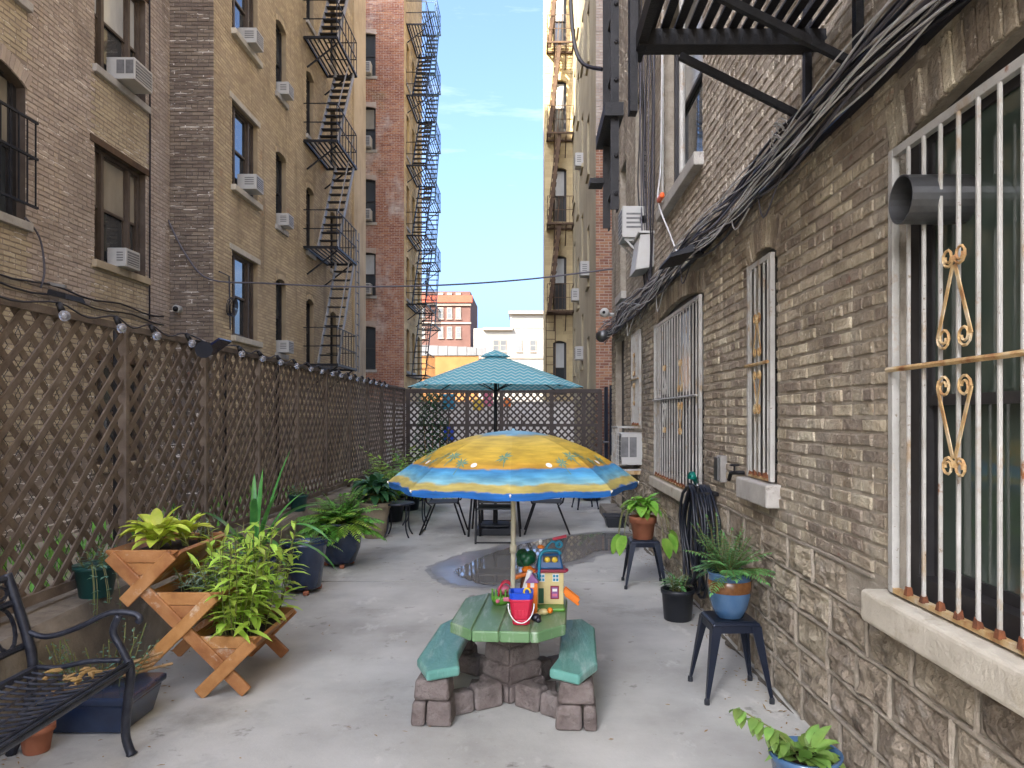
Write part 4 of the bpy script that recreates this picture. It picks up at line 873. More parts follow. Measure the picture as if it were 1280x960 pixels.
for a, b in zip(posts, posts[1:]):
    MB().mm(XFn-.022, XFn+.026, a+.024, b-.024, Z1-.05, Z1-.005).build('top_rail', 'slat', fence); MB().mm(XFn-.022, XFn+.026, a+.024, b-.024, Z0, Z0+.06).build('bottom_rail', 'slat', fence)
def lattice_lines(a, b, z0, z1, pitch, sgn):
    """diagonals z = sgn*y + c clipped to the panel"""
    out = []; W_, H_ = b-a, z1-z0; c = -W_+pitch*.4
    while c < H_:
        # line z-z0 = s + c where s = y-a (sgn>0) or b-y
        s0 = max(0, -c); s1 = min(W_, H_-c)
        if s1-s0 > .03: out.append(((a+s0 if sgn > 0 else b-s0), z0+s0+c, (a+s1 if sgn > 0 else b-s1), z0+s1+c))
        c += pitch
    return out
far_sl = MB(); cnt = 0
for k, (a, b) in enumerate(zip(posts, posts[1:])):
    for sgn in (1, -1):
        for y0, z0, y1, z1 in lattice_lines(a+.02, b-.02, Z0+.05, Z1-.04, .172, sgn):
            X = XFn+.0075*sgn
            if k < 9 and cnt < 300:
                MB().bar((X+u(-.002,.002),y0+u(-.008,.008),z0), (X+u(-.002,.002),y1+u(-.008,.008),z1), .043+u(-.002,.002), .007+.002*(cnt % 3), up=(1,0,0)).build('slat', 'slat', fence); cnt += 1
            else: far_sl.bar((X,y0,z0), (X,y1,z1), .043, .008, up=(1,0,0))
far_sl.build('far_slats', 'slat', fence, kind='stuff')
# thin wire fence of the neighbour just behind
wf = thing('wire_fence', (-3.1, 6, 0), 'black wire mesh fence seen through the brown lattice', 'fence')
m = MB(); y = 3.5
while y < 9.2:
    for sgn in (1, -1):
        pts = [(-3.12+.004*sgn*math.sin(i*2.1), y+sgn*.062*(1 if i % 2 else 0)+(.062 if sgn < 0 else 0), .5+i*.075) for i in range(24)]
        m.tube(pts, .0028, 3)
    y += .124
m.build('mesh', 'wire', wf, kind='stuff')
for y in (3.6, 5.6, 7.6, 9.2): MB().tube([(-3.12,y,0),(-3.12,y,2.3)], .022, 8).build('post', 'blacksteel', wf)
# far fence across the yard
YFn = 17.25
ffn = thing('lattice_fence', (0, YFn, 0), 'dark grey lattice fence closing the far end of the patio', 'fence')
fx0, fx1 = -2.85, 1.70; fp = [-2.8, -1.42, -.62, .55, 1.30, 1.68]
for x in fp: MB().mm(x-.045, x+.045, YFn-.03, YFn+.05, 0, 2.26).build('post', 'slat_far', ffn)
MB().mm(fx0, fx1, YFn-.035, YFn+.02, 2.18, 2.28).build('top_rail', 'slat_far', ffn); MB().mm(fx0, fx1, YFn-.036, YFn+.022, 1.40, 1.47).build('middle_rail', 'slat_far', ffn); MB().mm(fx0, fx1, YFn-.035, YFn+.02, .06, .14).build('bottom_rail', 'slat_far', ffn)
for z0, z1 in ((.14,1.40), (1.47,2.18)):
    m = MB()
    for sgn in (1, -1):
        for a, za, b, zb in lattice_lines(fx0, fx1, z0, z1, .16, sgn): m.bar((a,YFn+.006*sgn,za), (b,YFn+.006*sgn,zb), .042, .008, up=(0,1,0))
    m.build('lattice_panel', 'slat_far', ffn, kind='stuff')
gp = thing('gate_post', (1.85, 17.1, 0), 'dark blue steel gate posts at the end of the far fence', 'post')
MB().mm(1.76, 1.84, 17.0, 17.1, 0, 2.32).build('upright', 'stoolblue', gp); MB().mm(1.88, 2.02, 17.0, 17.1, 0, 2.36).build('upright', 'stoolblue', gp); MB().tube([(1.85,16.99,1.05),(1.72,16.95,1.05)], .03, 8).build('latch', 'chrome', gp)
# playthings in the next yard, glimpsed through the far lattice
def toy_behind(px, py, w_, h, mt, label, Y=20.5, shape='box'):
    p = P(px, py, Y); t = thing('play_panel', (p.x, Y, p.z-h/2), label, 'play panel', 'bright playthings behind the far fence')
    MB().mm(p.x-w_/2, p.x+w_/2, Y-.03, Y+.03, p.z-h/2, p.z+h/2).build('board', mt, t, bevel=.02); MB().mm(p.x-.02, p.x+.02, Y-.025, Y+.025, 0, p.z-h/2).build('stake', 'slat_far', t)
toy_behind(561, 502, .36, .42, 't_teal', 'sky blue play panel behind the far lattice'); toy_behind(598, 506, .30, .32, 't_yellow', 'yellow play panel behind the far lattice'); toy_behind(610, 498, .28, .45, 't_pink', 'pink play panel behind the far lattice')
toy_behind(634, 503, .2, .25, 't_orange', 'orange play panel behind the far lattice'); toy_behind(561, 542, .28, .42, 't_blue', 'deep blue play panel low behind the far lattice'); toy_behind(652, 512, .6, .3, 't_white', 'white play panel behind the far lattice')
toy_behind(643, 538, .7, .22, 't_white', 'low white play panel behind the far lattice')
yw = thing('yard_wall', (-1, 24, 0), 'pale rendered yard wall beyond the far lattice fence', 'wall'); MB().mm(-4.6, 1.5, 24, 24.2, 0, 2.05).build('render', 'yard_render', yw); MB().mm(-4.6, 1.5, 23.95, 24.25, 2.05, 2.12).build('coping', 'sill_grey', yw)

# ------------------------------------------------------------------ string lights along the fence top
sl = thing('string_lights', (-2.8, 8, 2.3), 'string of clear bulbs on black wire along the top of the lattice fence', 'string lights')
by = [P(x, 0, 1) for x in (72,143,187,232,297,322,346,366,383,398,411,423,434,443,452,460,467,474,480)]
ys = [-F*2.8/(x-CX) for x in (72,143,187,232,297,322,346,366,383,398,411,423,434,443,452,460,467,474,480)]
pts = [(-2.80, 3.6, 2.33)]
for a, b in zip([3.6]+ys, ys): pts += [(-2.80, (a+b)/2, 2.285-u(0,.03)), (-2.795, b, 2.325)]
MB().tube(smoothpath(pts, 4), .006, 5).build('wire', 'cableblack', sl, smooth=True)
for y in ys:
    d = V((.5, u(-.5,.2), -.8)).normalized(); p = V((-2.795, y, 2.32))
    sk = MB().tube([p, p+d*.055], [.017,.02], 8).build('socket', 'blacksteel', sl, smooth=True)
    q = p+d*.092
    MB().ball(q, .033, 10, 8).build('bulb', 'bulbglass', sk, smooth=True); MB().ball(q, .010, 6, 5).build('filament_post', 'cablewhite', sk)
so = thing('solar_light', (-2.75, 6.3, 2.3), 'dark blue solar spotlight clipped on the lattice fence', 'lamp')
MB().bar((-2.83,6.5,2.20), (-2.66,6.5,2.32), .26, .02, up=(1,0,1)).build('panel', 'solar', so, bevel=.005); MB().bar((-2.8,6.2,2.28), (-2.78,6.5,2.28), .02, .02).build('arm', 'blacksteel', so); MB().tube([(-2.76,6.22,2.24),(-2.68,6.08,2.2),(-2.64,6.02,2.19)], [.03,.05,.07], 10).build('spot', 'stoolblue', so)

# ------------------------------------------------------------------ children's picnic table
TX, TY, TZ = -.095, 4.42, .49
pt = thing('picnic_table', (TX, TY, 0), 'moulded plastic children picnic table with stone look base and teal benches', 'table')
oct_ = lambda hw, hd, c: [(-hw,-hd+c*1.1), (-hw+c,-hd), (hw-c,-hd), (hw,-hd+c*1.1), (hw,hd-c*1.1), (hw-c,hd), (-hw+c,hd), (-hw,hd-c*1.1)]
OC = oct_(.325, .44, .145)
def clip_x(poly, x0, x1):
    def half(ps, x, keep):
        o = []
        for i in range(len(ps)):
            a, b = ps[i], ps[(i+1) % len(ps)]; ia, ib = keep(a[0]), keep(b[0])
            if ia: o.append(a)
            if ia != ib: t = (x-a[0])/(b[0]-a[0]); o.append((x, a[1]+t*(b[1]-a[1])))
        return o
    return half(half(poly, x0, lambda v: v >= x0), x1, lambda v: v <= x1)
W_ = lambda x, y, z=0: (TX+x, TY+y, z)
for a, b in ((-.325,-.184), (-.179,-.032), (-.027,.135), (.14,.325)):
    MB().prism([W_(x,y,TZ-.062) for x, y in clip_x(OC, a, b)], (0,0,.062)).build('plank', 'playgreen', pt, bevel=.009, seg=3)
MB().prism([W_(x*.97,y*.97,TZ-.055) for x, y in OC], (0,0,.047)).build('under_top', 'playgreen', pt)
# pillar of three tiers of blocks, turned on its corner
def diamond(r, z): return [W_(0,-r,z), W_(r,0,z), W_(0,r,z), W_(-r,0,z)]
def dquad(side, r, z0, z1, r2=None):
    r2 = r if r2 is None else r2; cs = [(0,-1),(1,0),(0,1),(-1,0)]; a, b = cs[side], cs[(side+1) % 4]
    g = .004
    def L(p, q, t, rr, z): return W_((p[0]+(q[0]-p[0])*t)*rr, (p[1]+(q[1]-p[1])*t)*rr, z)
    return [L(a,b,.012,r,z0), L(a,b,.988,r,z0), W_(0,0,z0), ], [L(a,b,.012,r2,z1), L(a,b,.988,r2,z1), W_(0,0,z1)]
core = MB().taper(diamond(.185,0), diamond(.155,.20)).taper(diamond(.155,.20), diamond(.13,.36)).taper(diamond(.13,.36), diamond(.17,.43)); core.build('pillar_core', 'playstone', pt)
for z0, z1, r, r2 in ((.005,.10,.215,.205), (.105,.20,.19,.178), (.205,.305,.176,.163), (.31,.375,.16,.155), (.38,.428,.158,.205)):
    for sd_ in range(4):
        A, B = dquad(sd_, r, z0, z1, r2); MB().taper(A, B).build('pillar_block', 'playstone', pt, bevel=.016, seg=3)
# four feet with low walls running to the pillar
for sx in (-1, 1):
    for sy in (-1, 1):
        ex, ey = .385*sx, .43*sy
        w0 = V((ex*.92, ey*.86, 0)); w1 = V((.06*sx, .17*sy, 0)); d = (w1-w0); nrm = V((-d.y, d.x, 0)).normalized()*.05
        for f0, f1, hgt in ((0,.49,.118), (.51,1.0,.13)):
            p, q = w0+d*f0, w0+d*f1
            base = [W_(*(p-nrm*1.25)[:2],0), W_(*(q-nrm*1.25)[:2],0), W_(*(q+nrm*1.25)[:2],0), W_(*(p+nrm*1.25)[:2],0)]; top = [W_(*(p-nrm)[:2],hgt), W_(*(q-nrm)[:2],hgt), W_(*(q+nrm)[:2],hgt), W_(*(p+nrm)[:2],hgt)]
            if (V(base[1])-V(base[0])).cross(V(base[2])-V(base[0])).z < 0: base.reverse(); top.reverse()
            MB().taper(base, top).build('low_wall', 'playstone', pt, bevel=.02, seg=3)
        for z0, z1, h0, h1, spl in ((0,.13,.112,.102,1), (.134,.245,.098,.088,0)):
            for s in ((-1,1) if spl else (0,)):
                x0, x1 = (ex-h0, ex+.033*sx) if s < 0 else (ex+.033*sx+.006, ex+h0) if s > 0 else (ex-h0, ex+h0)
                k = h1/h0; y0, y1 = ey-h0*.95, ey+h0*.95
                bs0 = [W_(x0,y0,z0), W_(x1,y0,z0), W_(x1,y1,z0), W_(x0,y1,z0)]; f = lambda x, y: W_(ex+(x-ex)*k, ey+(y-ey)*k, z1)
                MB().taper(bs0, [f(x0,y0), f(x1,y0), f(x1,y1), f(x0,y1)]).build('foot_block', 'playstone', pt, bevel=.02, seg=3)
for sx in (-1, 1):
    pl = [(.50,-.34), (.50,.34), (.42,.54), (.24,.47), (.285,.25), (.285,-.25), (.24,-.46), (.40,-.56)]
    pl = [(x*sx, y) for x, y in pl]
    if sx > 0: pl.reverse()
    if V((pl[1][0]-pl[0][0], pl[1][1]-pl[0][1], 0)).cross(V((pl[2][0]-pl[1][0], pl[2][1]-pl[1][1], 0))).z < 0: pl.reverse()
    b_ = MB().prism([W_(x,y,.248) for x, y in pl], (0,0,.055)).build('bench', 'playteal', pt, bevel=.016, seg=3)
MB().mm(TX-.26, TX+.26, TY-.12, TY+.12, .0, .03).build('floor_tray', 'playstone', pt)
pt.rotation_euler = (0, 0, R(-4))

# ------------------------------------------------------------------ beach umbrella on the table
def canopy(m, c, Rr, zr, za, n_g, rot, prof, rows=10, cols=6, sag=.0):
    """gores between straight ribs; prof(t) gives height fraction at radius fraction t"""
    c = V(c); idx = {}
    for g_ in range(n_g):
        for i in range(rows+1):
            t = i/rows
            for k in range(cols+1):
                a0, a1 = rot+2*math.pi*g_/n_g, rot+2*math.pi*(g_+1)/n_g; f = k/cols
                p = V((math.cos(a0),math.sin(a0),0))*(1-f)+V((math.cos(a1),math.sin(a1),0))*f
                zz = zr+(za-zr)*prof(t) - sag*math.sin(math.pi*f)*t*t + (0 if i < rows else .012*math.sin(math.pi*f))
                m.v.append((c.x+p.x*Rr*t, c.y+p.y*Rr*t, zz))
        base = len(m.v)-(rows+1)*(cols+1)
        for i in range(rows):
            for k in range(cols):
                q = base+i*(cols+1)+k; m.f.append([q, q+cols+1, q+cols+2, q+1]); m.m.append(m.cur)
    return m
UX, UY = -.088, 4.40; UR, UZR, UZA = .745, 1.262, 1.565
um = bpy.data.materials.new('beach_print'); um.use_nodes = True; t_ = um.node_tree; N_ = t_.nodes; L_ = t_.links
ge = N_.new('ShaderNodeNewGeometry'); sp_ = N_.new('ShaderNodeSeparateXYZ'); L_.new(ge.outputs['Position'], sp_.inputs[0])
nz1 = N_.new('ShaderNodeTexNoise'); nz1.inputs['Scale'].default_value = 9; nz1.inputs['Detail'].default_value = 5; L_.new(ge.outputs['Position'], nz1.inputs[0])
ad = N_.new('ShaderNodeMath'); ad.operation = 'MULTIPLY_ADD'; ad.inputs[1].default_value = .045; L_.new(nz1.outputs[0], ad.inputs[0]); L_.new(sp_.outputs[2], ad.inputs[2])
mr = N_.new('ShaderNodeMapRange'); mr.inputs['From Min'].default_value = UZR-.06; mr.inputs['From Max'].default_value = UZA+.03; L_.new(ad.outputs[0], mr.inputs[0])
rp = N_.new('ShaderNodeValToRGB'); rp.color_ramp.interpolation = 'LINEAR'; el = rp.color_ramp.elements
stops = [(0,(.015,.12,.40)), (.205,(.015,.13,.43)), (.225,(.42,.34,.09)), (.29,(.46,.37,.11)), (.315,(.20,.42,.47)), (.40,(.08,.30,.48)), (.475,(.04,.20,.42)), (.497,(.48,.26,.03)), (.60,(.53,.34,.035)), (.76,(.55,.38,.05)), (.90,(.50,.37,.08)), (.93,(.14,.32,.44)), (1,(.2,.38,.5))]
while len(el) < len(stops): el.new(.5)
for e, (p_, c) in zip(el, stops): e.position = p_; e.color = (*c, 1)
L_.new(mr.outputs[0], rp.inputs[0])
nz2 = N_.new('ShaderNodeTexNoise'); nz2.inputs['Scale'].default_value = 7; nz2.inputs['Detail'].default_value = 4; mpn = N_.new('ShaderNodeMapping'); mpn.inputs['Scale'].default_value = (1,1,7); L_.new(ge.outputs['Position'], mpn.inputs[0]); L_.new(mpn.outputs[0], nz2.inputs[0])
hs_ = N_.new('ShaderNodeHueSaturation'); m2 = N_.new('ShaderNodeMapRange'); m2.inputs['From Min'].default_value = .3; m2.inputs['From Max'].default_value = .7; m2.inputs['To Min'].default_value = .72; m2.inputs['To Max'].default_value = 1.3; L_.new(nz2.outputs[0], m2.inputs[0]); L_.new(m2.outputs[0], hs_.inputs['Value']); L_.new(rp.outputs[0], hs_.inputs['Color'])
bsu = N_['Principled BSDF']; L_.new(hs_.outputs[0], bsu.inputs['Base Color']); bsu.inputs['Roughness'].default_value = .55
tr_ = N_.new('ShaderNodeBsdfTranslucent'); mxs = N_.new('ShaderNodeMixShader'); mxs.inputs[0].default_value = .25; L_.new(hs_.outputs[0], tr_.inputs[0]); L_.new(bsu.outputs[0], mxs.inputs[1]); L_.new(tr_.outputs[0], mxs.inputs[2]); L_.new(mxs.outputs[0], N_['Material Output'].inputs[0])
bm_ = N_.new('ShaderNodeBump'); bm_.inputs['Strength'].default_value = .35; bm_.inputs['Distance'].default_value = .02; wv = N_.new('ShaderNodeTexNoise'); wv.inputs['Scale'].default_value = 11; L_.new(ge.outputs['Position'], wv.inputs[0]); L_.new(wv.outputs[0], bm_.inputs['Height']); L_.new(bm_.outputs[0], bsu.inputs['Normal'])
M['beach'] = um
mat('print_palm', [(.10,.20,.12), (.16,.26,.17)], scale=20, rough=.6); mat('print_white', [(.72,.7,.62)], rough=.6)
bu = thing('beach_umbrella', (UX, UY, TZ), 'yellow and blue beach umbrella printed with palms over the picnic table', 'umbrella')
uprof = lambda t: 1-(.08*t+.92*t**2.1)
rot = -math.pi/2
canopy(MB(), (UX,UY,0), UR, UZR, UZA, 8, rot, uprof, 12, 8, .012).build('canopy', 'beach', bu, smooth=True)
m = MB()
for g_ in range(8):
    a0, a1 = rot+2*math.pi*g_/8, rot+2*math.pi*(g_+1)/8; p0 = V((UX+UR*math.cos(a0), UY+UR*math.sin(a0), UZR)); p1 = V((UX+UR*math.cos(a1), UY+UR*math.sin(a1), UZR)); cc = V((UX,UY,0))
    for k in range(8):
        q = []
        for f in (k/8, (k+1)/8):
            p = p0*(1-f)+p1*f; p.z = UZR+.012*math.sin(math.pi*f)-.012*math.sin(math.pi*f); o_ = (p-cc); o_.z = 0; o_.normalize()
            q.append((p, p-o_*.008+V((0,0,-.034-.005*math.sin(math.pi*f*3)))))
        n = len(m.v); m.add([q[0][0], q[0][1], q[1][1], q[1][0]], [(0,1,2,3)])
m.build('valance', 'beach', bu)
def on_canopy(r, a):                                # point on the cloth, a little above it
    g_ = ((a-rot) % (2*math.pi))/(math.pi/4); f = g_-int(g_); am = math.cos(math.pi/8)/math.cos((f-.5)*math.pi/4)
    t = min(1, r/(UR*am)); return V((UX+r*math.cos(a), UY+r*math.sin(a), UZR+(UZA-UZR)*uprof(t)-.012*math.sin(math.pi*f)*t*t+.004))
for g_ in range(8):
    for f, r in ((.10,.56), (.30,.59), (.70,.59), (.90,.56)):
        if rng.random() < .15: continue
        a = rot+(g_+f)*math.pi/4; m = MB(); cr = r-.075
        for k in range(9):
            an = 2*math.pi*k/9+u(-.2,.2); L = u(.034,.052)
            pts2 = [(0,0), (L*.55*math.cos(an-.25), L*.55*math.sin(an-.25)), (L*math.cos(an), L*math.sin(an)), (L*.5*math.cos(an+.25), L*.5*math.sin(an+.25))]
            m.add([on_canopy(cr+y, a+x/cr) for x, y in pts2], [(0,1,2,3)])
        m.add([on_canopy(cr, a-.004), on_canopy(cr, a+.004), on_canopy(r+.005, a+.012), on_canopy(r+.005, a+.004)], [(0,1,2,3)])
        m.build('printed_palm', 'print_palm', bu)
    a = rot+(g_+.5)*math.pi/4
    m = MB(); m.add([on_canopy(.52+.016*math.sin(2*math.pi*k/10), a+.034*math.cos(2*math.pi*k/10)) for k in range(10)], [tuple(range(10))]); m.build('printed_sun', 'print_white', bu)
for g_ in range(8):
    a = rot+2*math.pi*g_/8; pts = [(UX+UR*t*math.cos(a), UY+UR*t*math.sin(a), UZR+(UZA-UZR)*uprof(t)-.014) for t in (0,.25,.5,.75,1)]
    MB().tube(pts, .004, 5).build('rib', 'polewhite', bu)
    MB().tube([(UX,UY,UZA-.24), pts[2]], .003, 5).build('strut', 'polewhite', bu); MB().ball((pts[4][0],pts[4][1],UZR-.005), .006, 6, 5).build('rib_tip', 't_white', bu)
MB().tube([(UX-.006,UY,.08),(UX,UY,.9),(UX,UY,UZA)], .0145, 10).build('pole', 'polewhite', bu, smooth=True); MB().tube([(UX,UY,.835),(UX,UY,.885)], .021, 10).build('pole_joint', 'polewhite', bu, smooth=True); MB().ball((UX,UY,UZA+.0), .012, 10, 7).build('finial', 'beach', bu)

# ------------------------------------------------------------------ teal market umbrella and the table set beyond
mz = bpy.data.materials.new('zigzag_cloth'); mz.use_nodes = True; t_ = mz.node_tree; N_ = t_.nodes; L_ = t_.links
ge = N_.new('ShaderNodeNewGeometry'); sp_ = N_.new('ShaderNodeSeparateXYZ'); L_.new(ge.outputs['Position'], sp_.inputs[0])
nd = N_.new('ShaderNodeMath'); nd.operation = 'PINGPONG'; nd.inputs[1].default_value = .055; L_.new(sp_.outputs[0], nd.inputs[0])
sc_ = N_.new('ShaderNodeMath'); sc_.operation = 'MULTIPLY_ADD'; sc_.inputs[1].default_value = .55; L_.new(nd.outputs[0], sc_.inputs[0]); L_.new(sp_.outputs[2], sc_.inputs[2])
fm = N_.new('ShaderNodeMath'); fm.operation = 'PINGPONG'; fm.inputs[1].default_value = .023; L_.new(sc_.outputs[0], fm.inputs[0])
rp = N_.new('ShaderNodeValToRGB'); el = rp.color_ramp.elements; el[0].position = .10; el[0].color = (.60,.74,.74,1); el[1].position = .34; el[1].color = (.20,.52,.58,1); e3 = el.new(.72); e3.color = (.13,.45,.54,1)
mr = N_.new('ShaderNodeMapRange'); mr.inputs['From Max'].default_value = .023; L_.new(fm.outputs[0], mr.inputs[0]); L_.new(mr.outputs[0], rp.inputs[0])
b5 = N_['Principled BSDF']; L_.new(rp.outputs[0], b5.inputs['Base Color']); b5.inputs['Roughness'].default_value = .8
tr_ = N_.new('ShaderNodeBsdfTranslucent'); mxs = N_.new('ShaderNodeMixShader'); mxs.inputs[0].default_value = .3; L_.new(rp.outputs[0], tr_.inputs[0]); L_.new(b5.outputs[0], mxs.inputs[1]); L_.new(tr_.outputs[0], mxs.inputs[2]); L_.new(mxs.outputs[0], N_['Material Output'].inputs[0]); M['zigzag'] = mz
QX, QY = -.46, 10.45
tu = thing('patio_umbrella', (QX, QY, 0), 'teal zigzag patterned patio umbrella with dark pole in front of far fence', 'umbrella')
canopy(MB(), (QX,QY,0), 1.25, 2.06, 2.52, 8, 0, lambda t: 1-(.9*t+.1*t*t), 8, 4, .02).build('canopy', 'zigzag', tu, smooth=False)
canopy(MB(), (QX,QY,0), .22, 2.485, 2.585, 8, 0, lambda t: 1-(.5*t+.5*t*t), 4, 3, .01).build('vent_cap', 'zigzag', tu)
MB().tube([(QX,QY,.05),(QX,QY,2.56)], .024, 10).build('pole', 'blacksteel', tu, smooth=True)
for g_ in range(8):
    a = 2*math.pi*g_/8; MB().tube([(QX,QY,2.48), (QX+1.24*math.cos(a),QY+1.24*math.sin(a),2.045)], .009, 5).build('rib', 'blacksteel', tu); MB().tube([(QX,QY,2.0), (QX+.6*math.cos(a),QY+.6*math.sin(a),2.265)], .007, 5).build('strut', 'blacksteel', tu)
MB().mm(QX-.26, QX+.26, QY-.26, QY+.26, .0, .10).mm(QX-.2, QX+.2, QY-.2, QY+.2, .1, .14).build('base', 'nursery', tu, bevel=.015); MB().tube([(QX,QY,.13),(QX,QY,.38)], .034, 10).build('socket', 'blacksteel', tu)
tb = thing('patio_table', (QX, QY, 0), 'dark round metal patio table under the teal umbrella', 'table')
MB().lathe((QX,QY,0), [(.03,.70),(.55,.70),(.56,.71),(.55,.725),(.03,.725)], 32).build('top', 'mesh_sling', tb)
for k in range(4):
    a = math.pi/4+k*math.pi/2; MB().tube([(QX+.42*math.cos(a),QY+.42*math.sin(a),.70), (QX+.5*math.cos(a),QY+.5*math.sin(a),0)], .015, 6).build('leg', 'blacksteel', tb)
def folding_chair(loc, rz, label):
    t = thing('folding_chair', (0,0,0), label, 'chair', 'folding chairs round the patio table'); M_ = 'blacksteel'
    MB().prism([(-.23,-.22,.43),(.23,-.22,.43),(.23,.20,.44),(-.23,.20,.44)], (0,0,.015)).build('seat', 'mesh_sling', t)
    MB().prism([(-.22,-.27,.52),(.22,-.27,.52),(.22,-.33,.88),(-.22,-.33,.88)], (0,-.012,0)).build('backrest', 'mesh_sling', t)
    for s in (-1, 1):
        x = .245*s
        MB().tube([(x,-.33,.90),(x,-.22,.45),(x,-.16,.40),(x,-.32,0)], .014, 6).build('leg', M_, t); MB().tube([(x*.94,.16,.44),(x*.94,.31,0)], .014, 6).build('leg', M_, t)
        MB().tube(smoothpath([(x,-.29,.66),(x,0,.67),(x,.2,.64),(x,.22,.5),(x,.2,.43)], 3), .012, 6).build('armrest', M_, t)
    MB().tube([(-.245,-.34,.90),(.245,-.34,.90)], .013, 6).build('top_rail', M_, t); MB().tube([(-.245,-.315,.02),(.245,-.315,.02)], .011, 6).build('foot_rail', M_, t)
    t.location = loc; t.rotation_euler = (0, 0, rz); return t
folding_chair((QX+.03, QY-.62, 0), 0, 'folding chair with its mesh back to the picnic table')
folding_chair((QX-.72, QY+.02, 0), -math.pi/2, 'folding chair on the planter side of the patio table'); folding_chair((QX+.72, QY+.05, 0), math.pi/2, 'folding chair on the brick wall side of the patio table')
folding_chair((QX, QY+.75, 0), math.pi, 'folding chair on the far side of the patio table')
def small_table(loc, label, s=1):
    t = thing('side_table', (0,0,0), label, 'side table', 'small black side tables'); MB().lathe((0,0,0), [(.01,.44),(.22,.44),(.23,.45),(.22,.465),(.01,.465)], 20).build('top', 'castiron', t)
    for k in range(4):
        a = math.pi/4+k*math.pi/2; c, s_ = math.cos(a), math.sin(a); MB().tube(smoothpath([(.19*c,.19*s_,.44),(.17*c,.17*s_,.25),(.18*c,.18*s_,.1),(.24*c,.24*s_,0)], 3), .011, 6).build('leg', 'castiron', t)
    t.location = loc; return t
small_table((-1.78,10.15,0), 'small black curved leg side table next to the tan pot'); small_table((-1.72,11.3,0), 'small black curved leg side table behind the first one')

# ------------------------------------------------------------------ cast iron bench
BX0, BX1, BY0, BY1 = -2.44, -1.93, 2.25, 3.60       # back, front, near end, far end
be = thing('garden_bench', (-2.2, 2.9, 0), 'black cast iron garden bench with curled arms beside the wooden planter', 'bench')
CI = 'castiron'
for z_, w in ((.43,.05),): 
    MB().tube(smoothpath([(BX1-.03,BY0,.43),(BX1-.01,BY0+.3,.43),(BX1-.01,BY1-.3,.43),(BX1-.03,BY1,.43)], 4), .028, 8, squash=.8).build('front_rail', CI, be, smooth=True)
for dx in (.0, .018): MB().tube([(BX1+.012-dx,BY0,.446+dx*.5),(BX1+.012-dx,BY1-.02,.446+dx*.5)], .006, 5).build('rail_bead', CI, be)
MB().tube([(BX0+.04,BY0,.42),(BX0+.04,BY1,.42)], .02, 8).build('back_rail', CI, be)
n_s = 22
for i in range(n_s):                                # seat slats run front to back, gently dished
    y = BY0+.05+(BY1-BY0-.1)*i/(n_s-1)
    MB().tube(smoothpath([(BX0+.04,y,.42),(BX0+.16,y,.405),(BX0+.34,y,.41),(BX1-.03,y,.435)], 3), .008, 5, squash=.8).build('seat_slat', CI, be)
for k in range(4):
    x = BX0+.12+.1*k; MB().tube([(x,BY0+.05,.41),(x,BY1-.05,.41)], .007, 4).build('cross_strip', CI, be)
for y in (BY0, BY1):
    MB().tube(smoothpath([(BX1-.02,y,.46),(BX1-.005,y,.40),(BX1-.02,y,.25),(BX1-.03,y,.10),(BX1+.0,y,0)], 5), [.022]*20+[.03], 8).build('leg', CI, be, smooth=True)
    MB().tube(smoothpath([(BX0-.10,y,.88),(BX0-.07,y,.80),(BX0+.0,y,.58),(BX0+.03,y,.42),(BX0-.0,y,.2),(BX0-.08,y,0)], 5), .024, 8).build('back_leg', CI, be, smooth=True)
    MB().tube(smoothpath([(BX0+.0,y,.60),(BX0+.10,y,.575),(BX0+.25,y,.62),(BX0+.40,y,.69),(BX1+.0,y,.69),(BX1+.04,y,.665),(BX1+.03,y,.645)], 5), [.014]*24+[.017]*7, 7).build('armrest', CI, be, smooth=True)
    MB().tube(smoothpath([(BX1-.06,y,.68),(BX1-.09,y,.60),(BX1-.05,y,.52),(BX1-.01,y,.44)], 5), .019, 7).build('arm_post', CI, be, smooth=True)
    MB().tube(smoothpath([(BX0+.03,y,.43),(BX0+.15,y,.425),(BX0+.3,y,.455),(BX1-.05,y,.46)], 4), .013, 6).build('side_rail', CI, be, smooth=True)
bk_ = lambda y, z: (BX0-.10+(.88-z)*.24, y, z)
for z_ in (.53, .74, .86): MB().tube([bk_(BY0,z_), bk_(BY1,z_)], .017, 7).build('backrest_rail', CI, be)
for i in range(8):
    y = BY0+.10+(BY1-BY0-.2)*i/7
    MB().tube([bk_(y+.07*math.cos(a), .635+.10*math.sin(a)) for a in [2*math.pi*k/14 for k in range(14)]], .010, 5, closed=True).build('backrest_oval', CI, be)
    MB().tube([bk_(y+.075*math.cos(a), .80+.035*math.sin(a)) for a in [2*math.pi*k/12 for k in range(12)]], .008, 5, closed=True).build('backrest_oval', CI, be)
pod = thing('seed_pods', (-2.2, 3.5, .45), 'small heap of dry tan seed pods on the bench seat', 'seed pods')
for i in range(16):
    p = V((-2.28+u(0,.26), 3.36+u(-.06,.16), .435+u(0,.02))); d = V((u(-1,1), u(-1,1), u(-.1,.2))).normalized()*u(.03,.07); MB().tube([p-d*.5, p, p+d*.5], [.004,u(.008,.012),.003], 5).build('pod', 'leaflitter', pod)

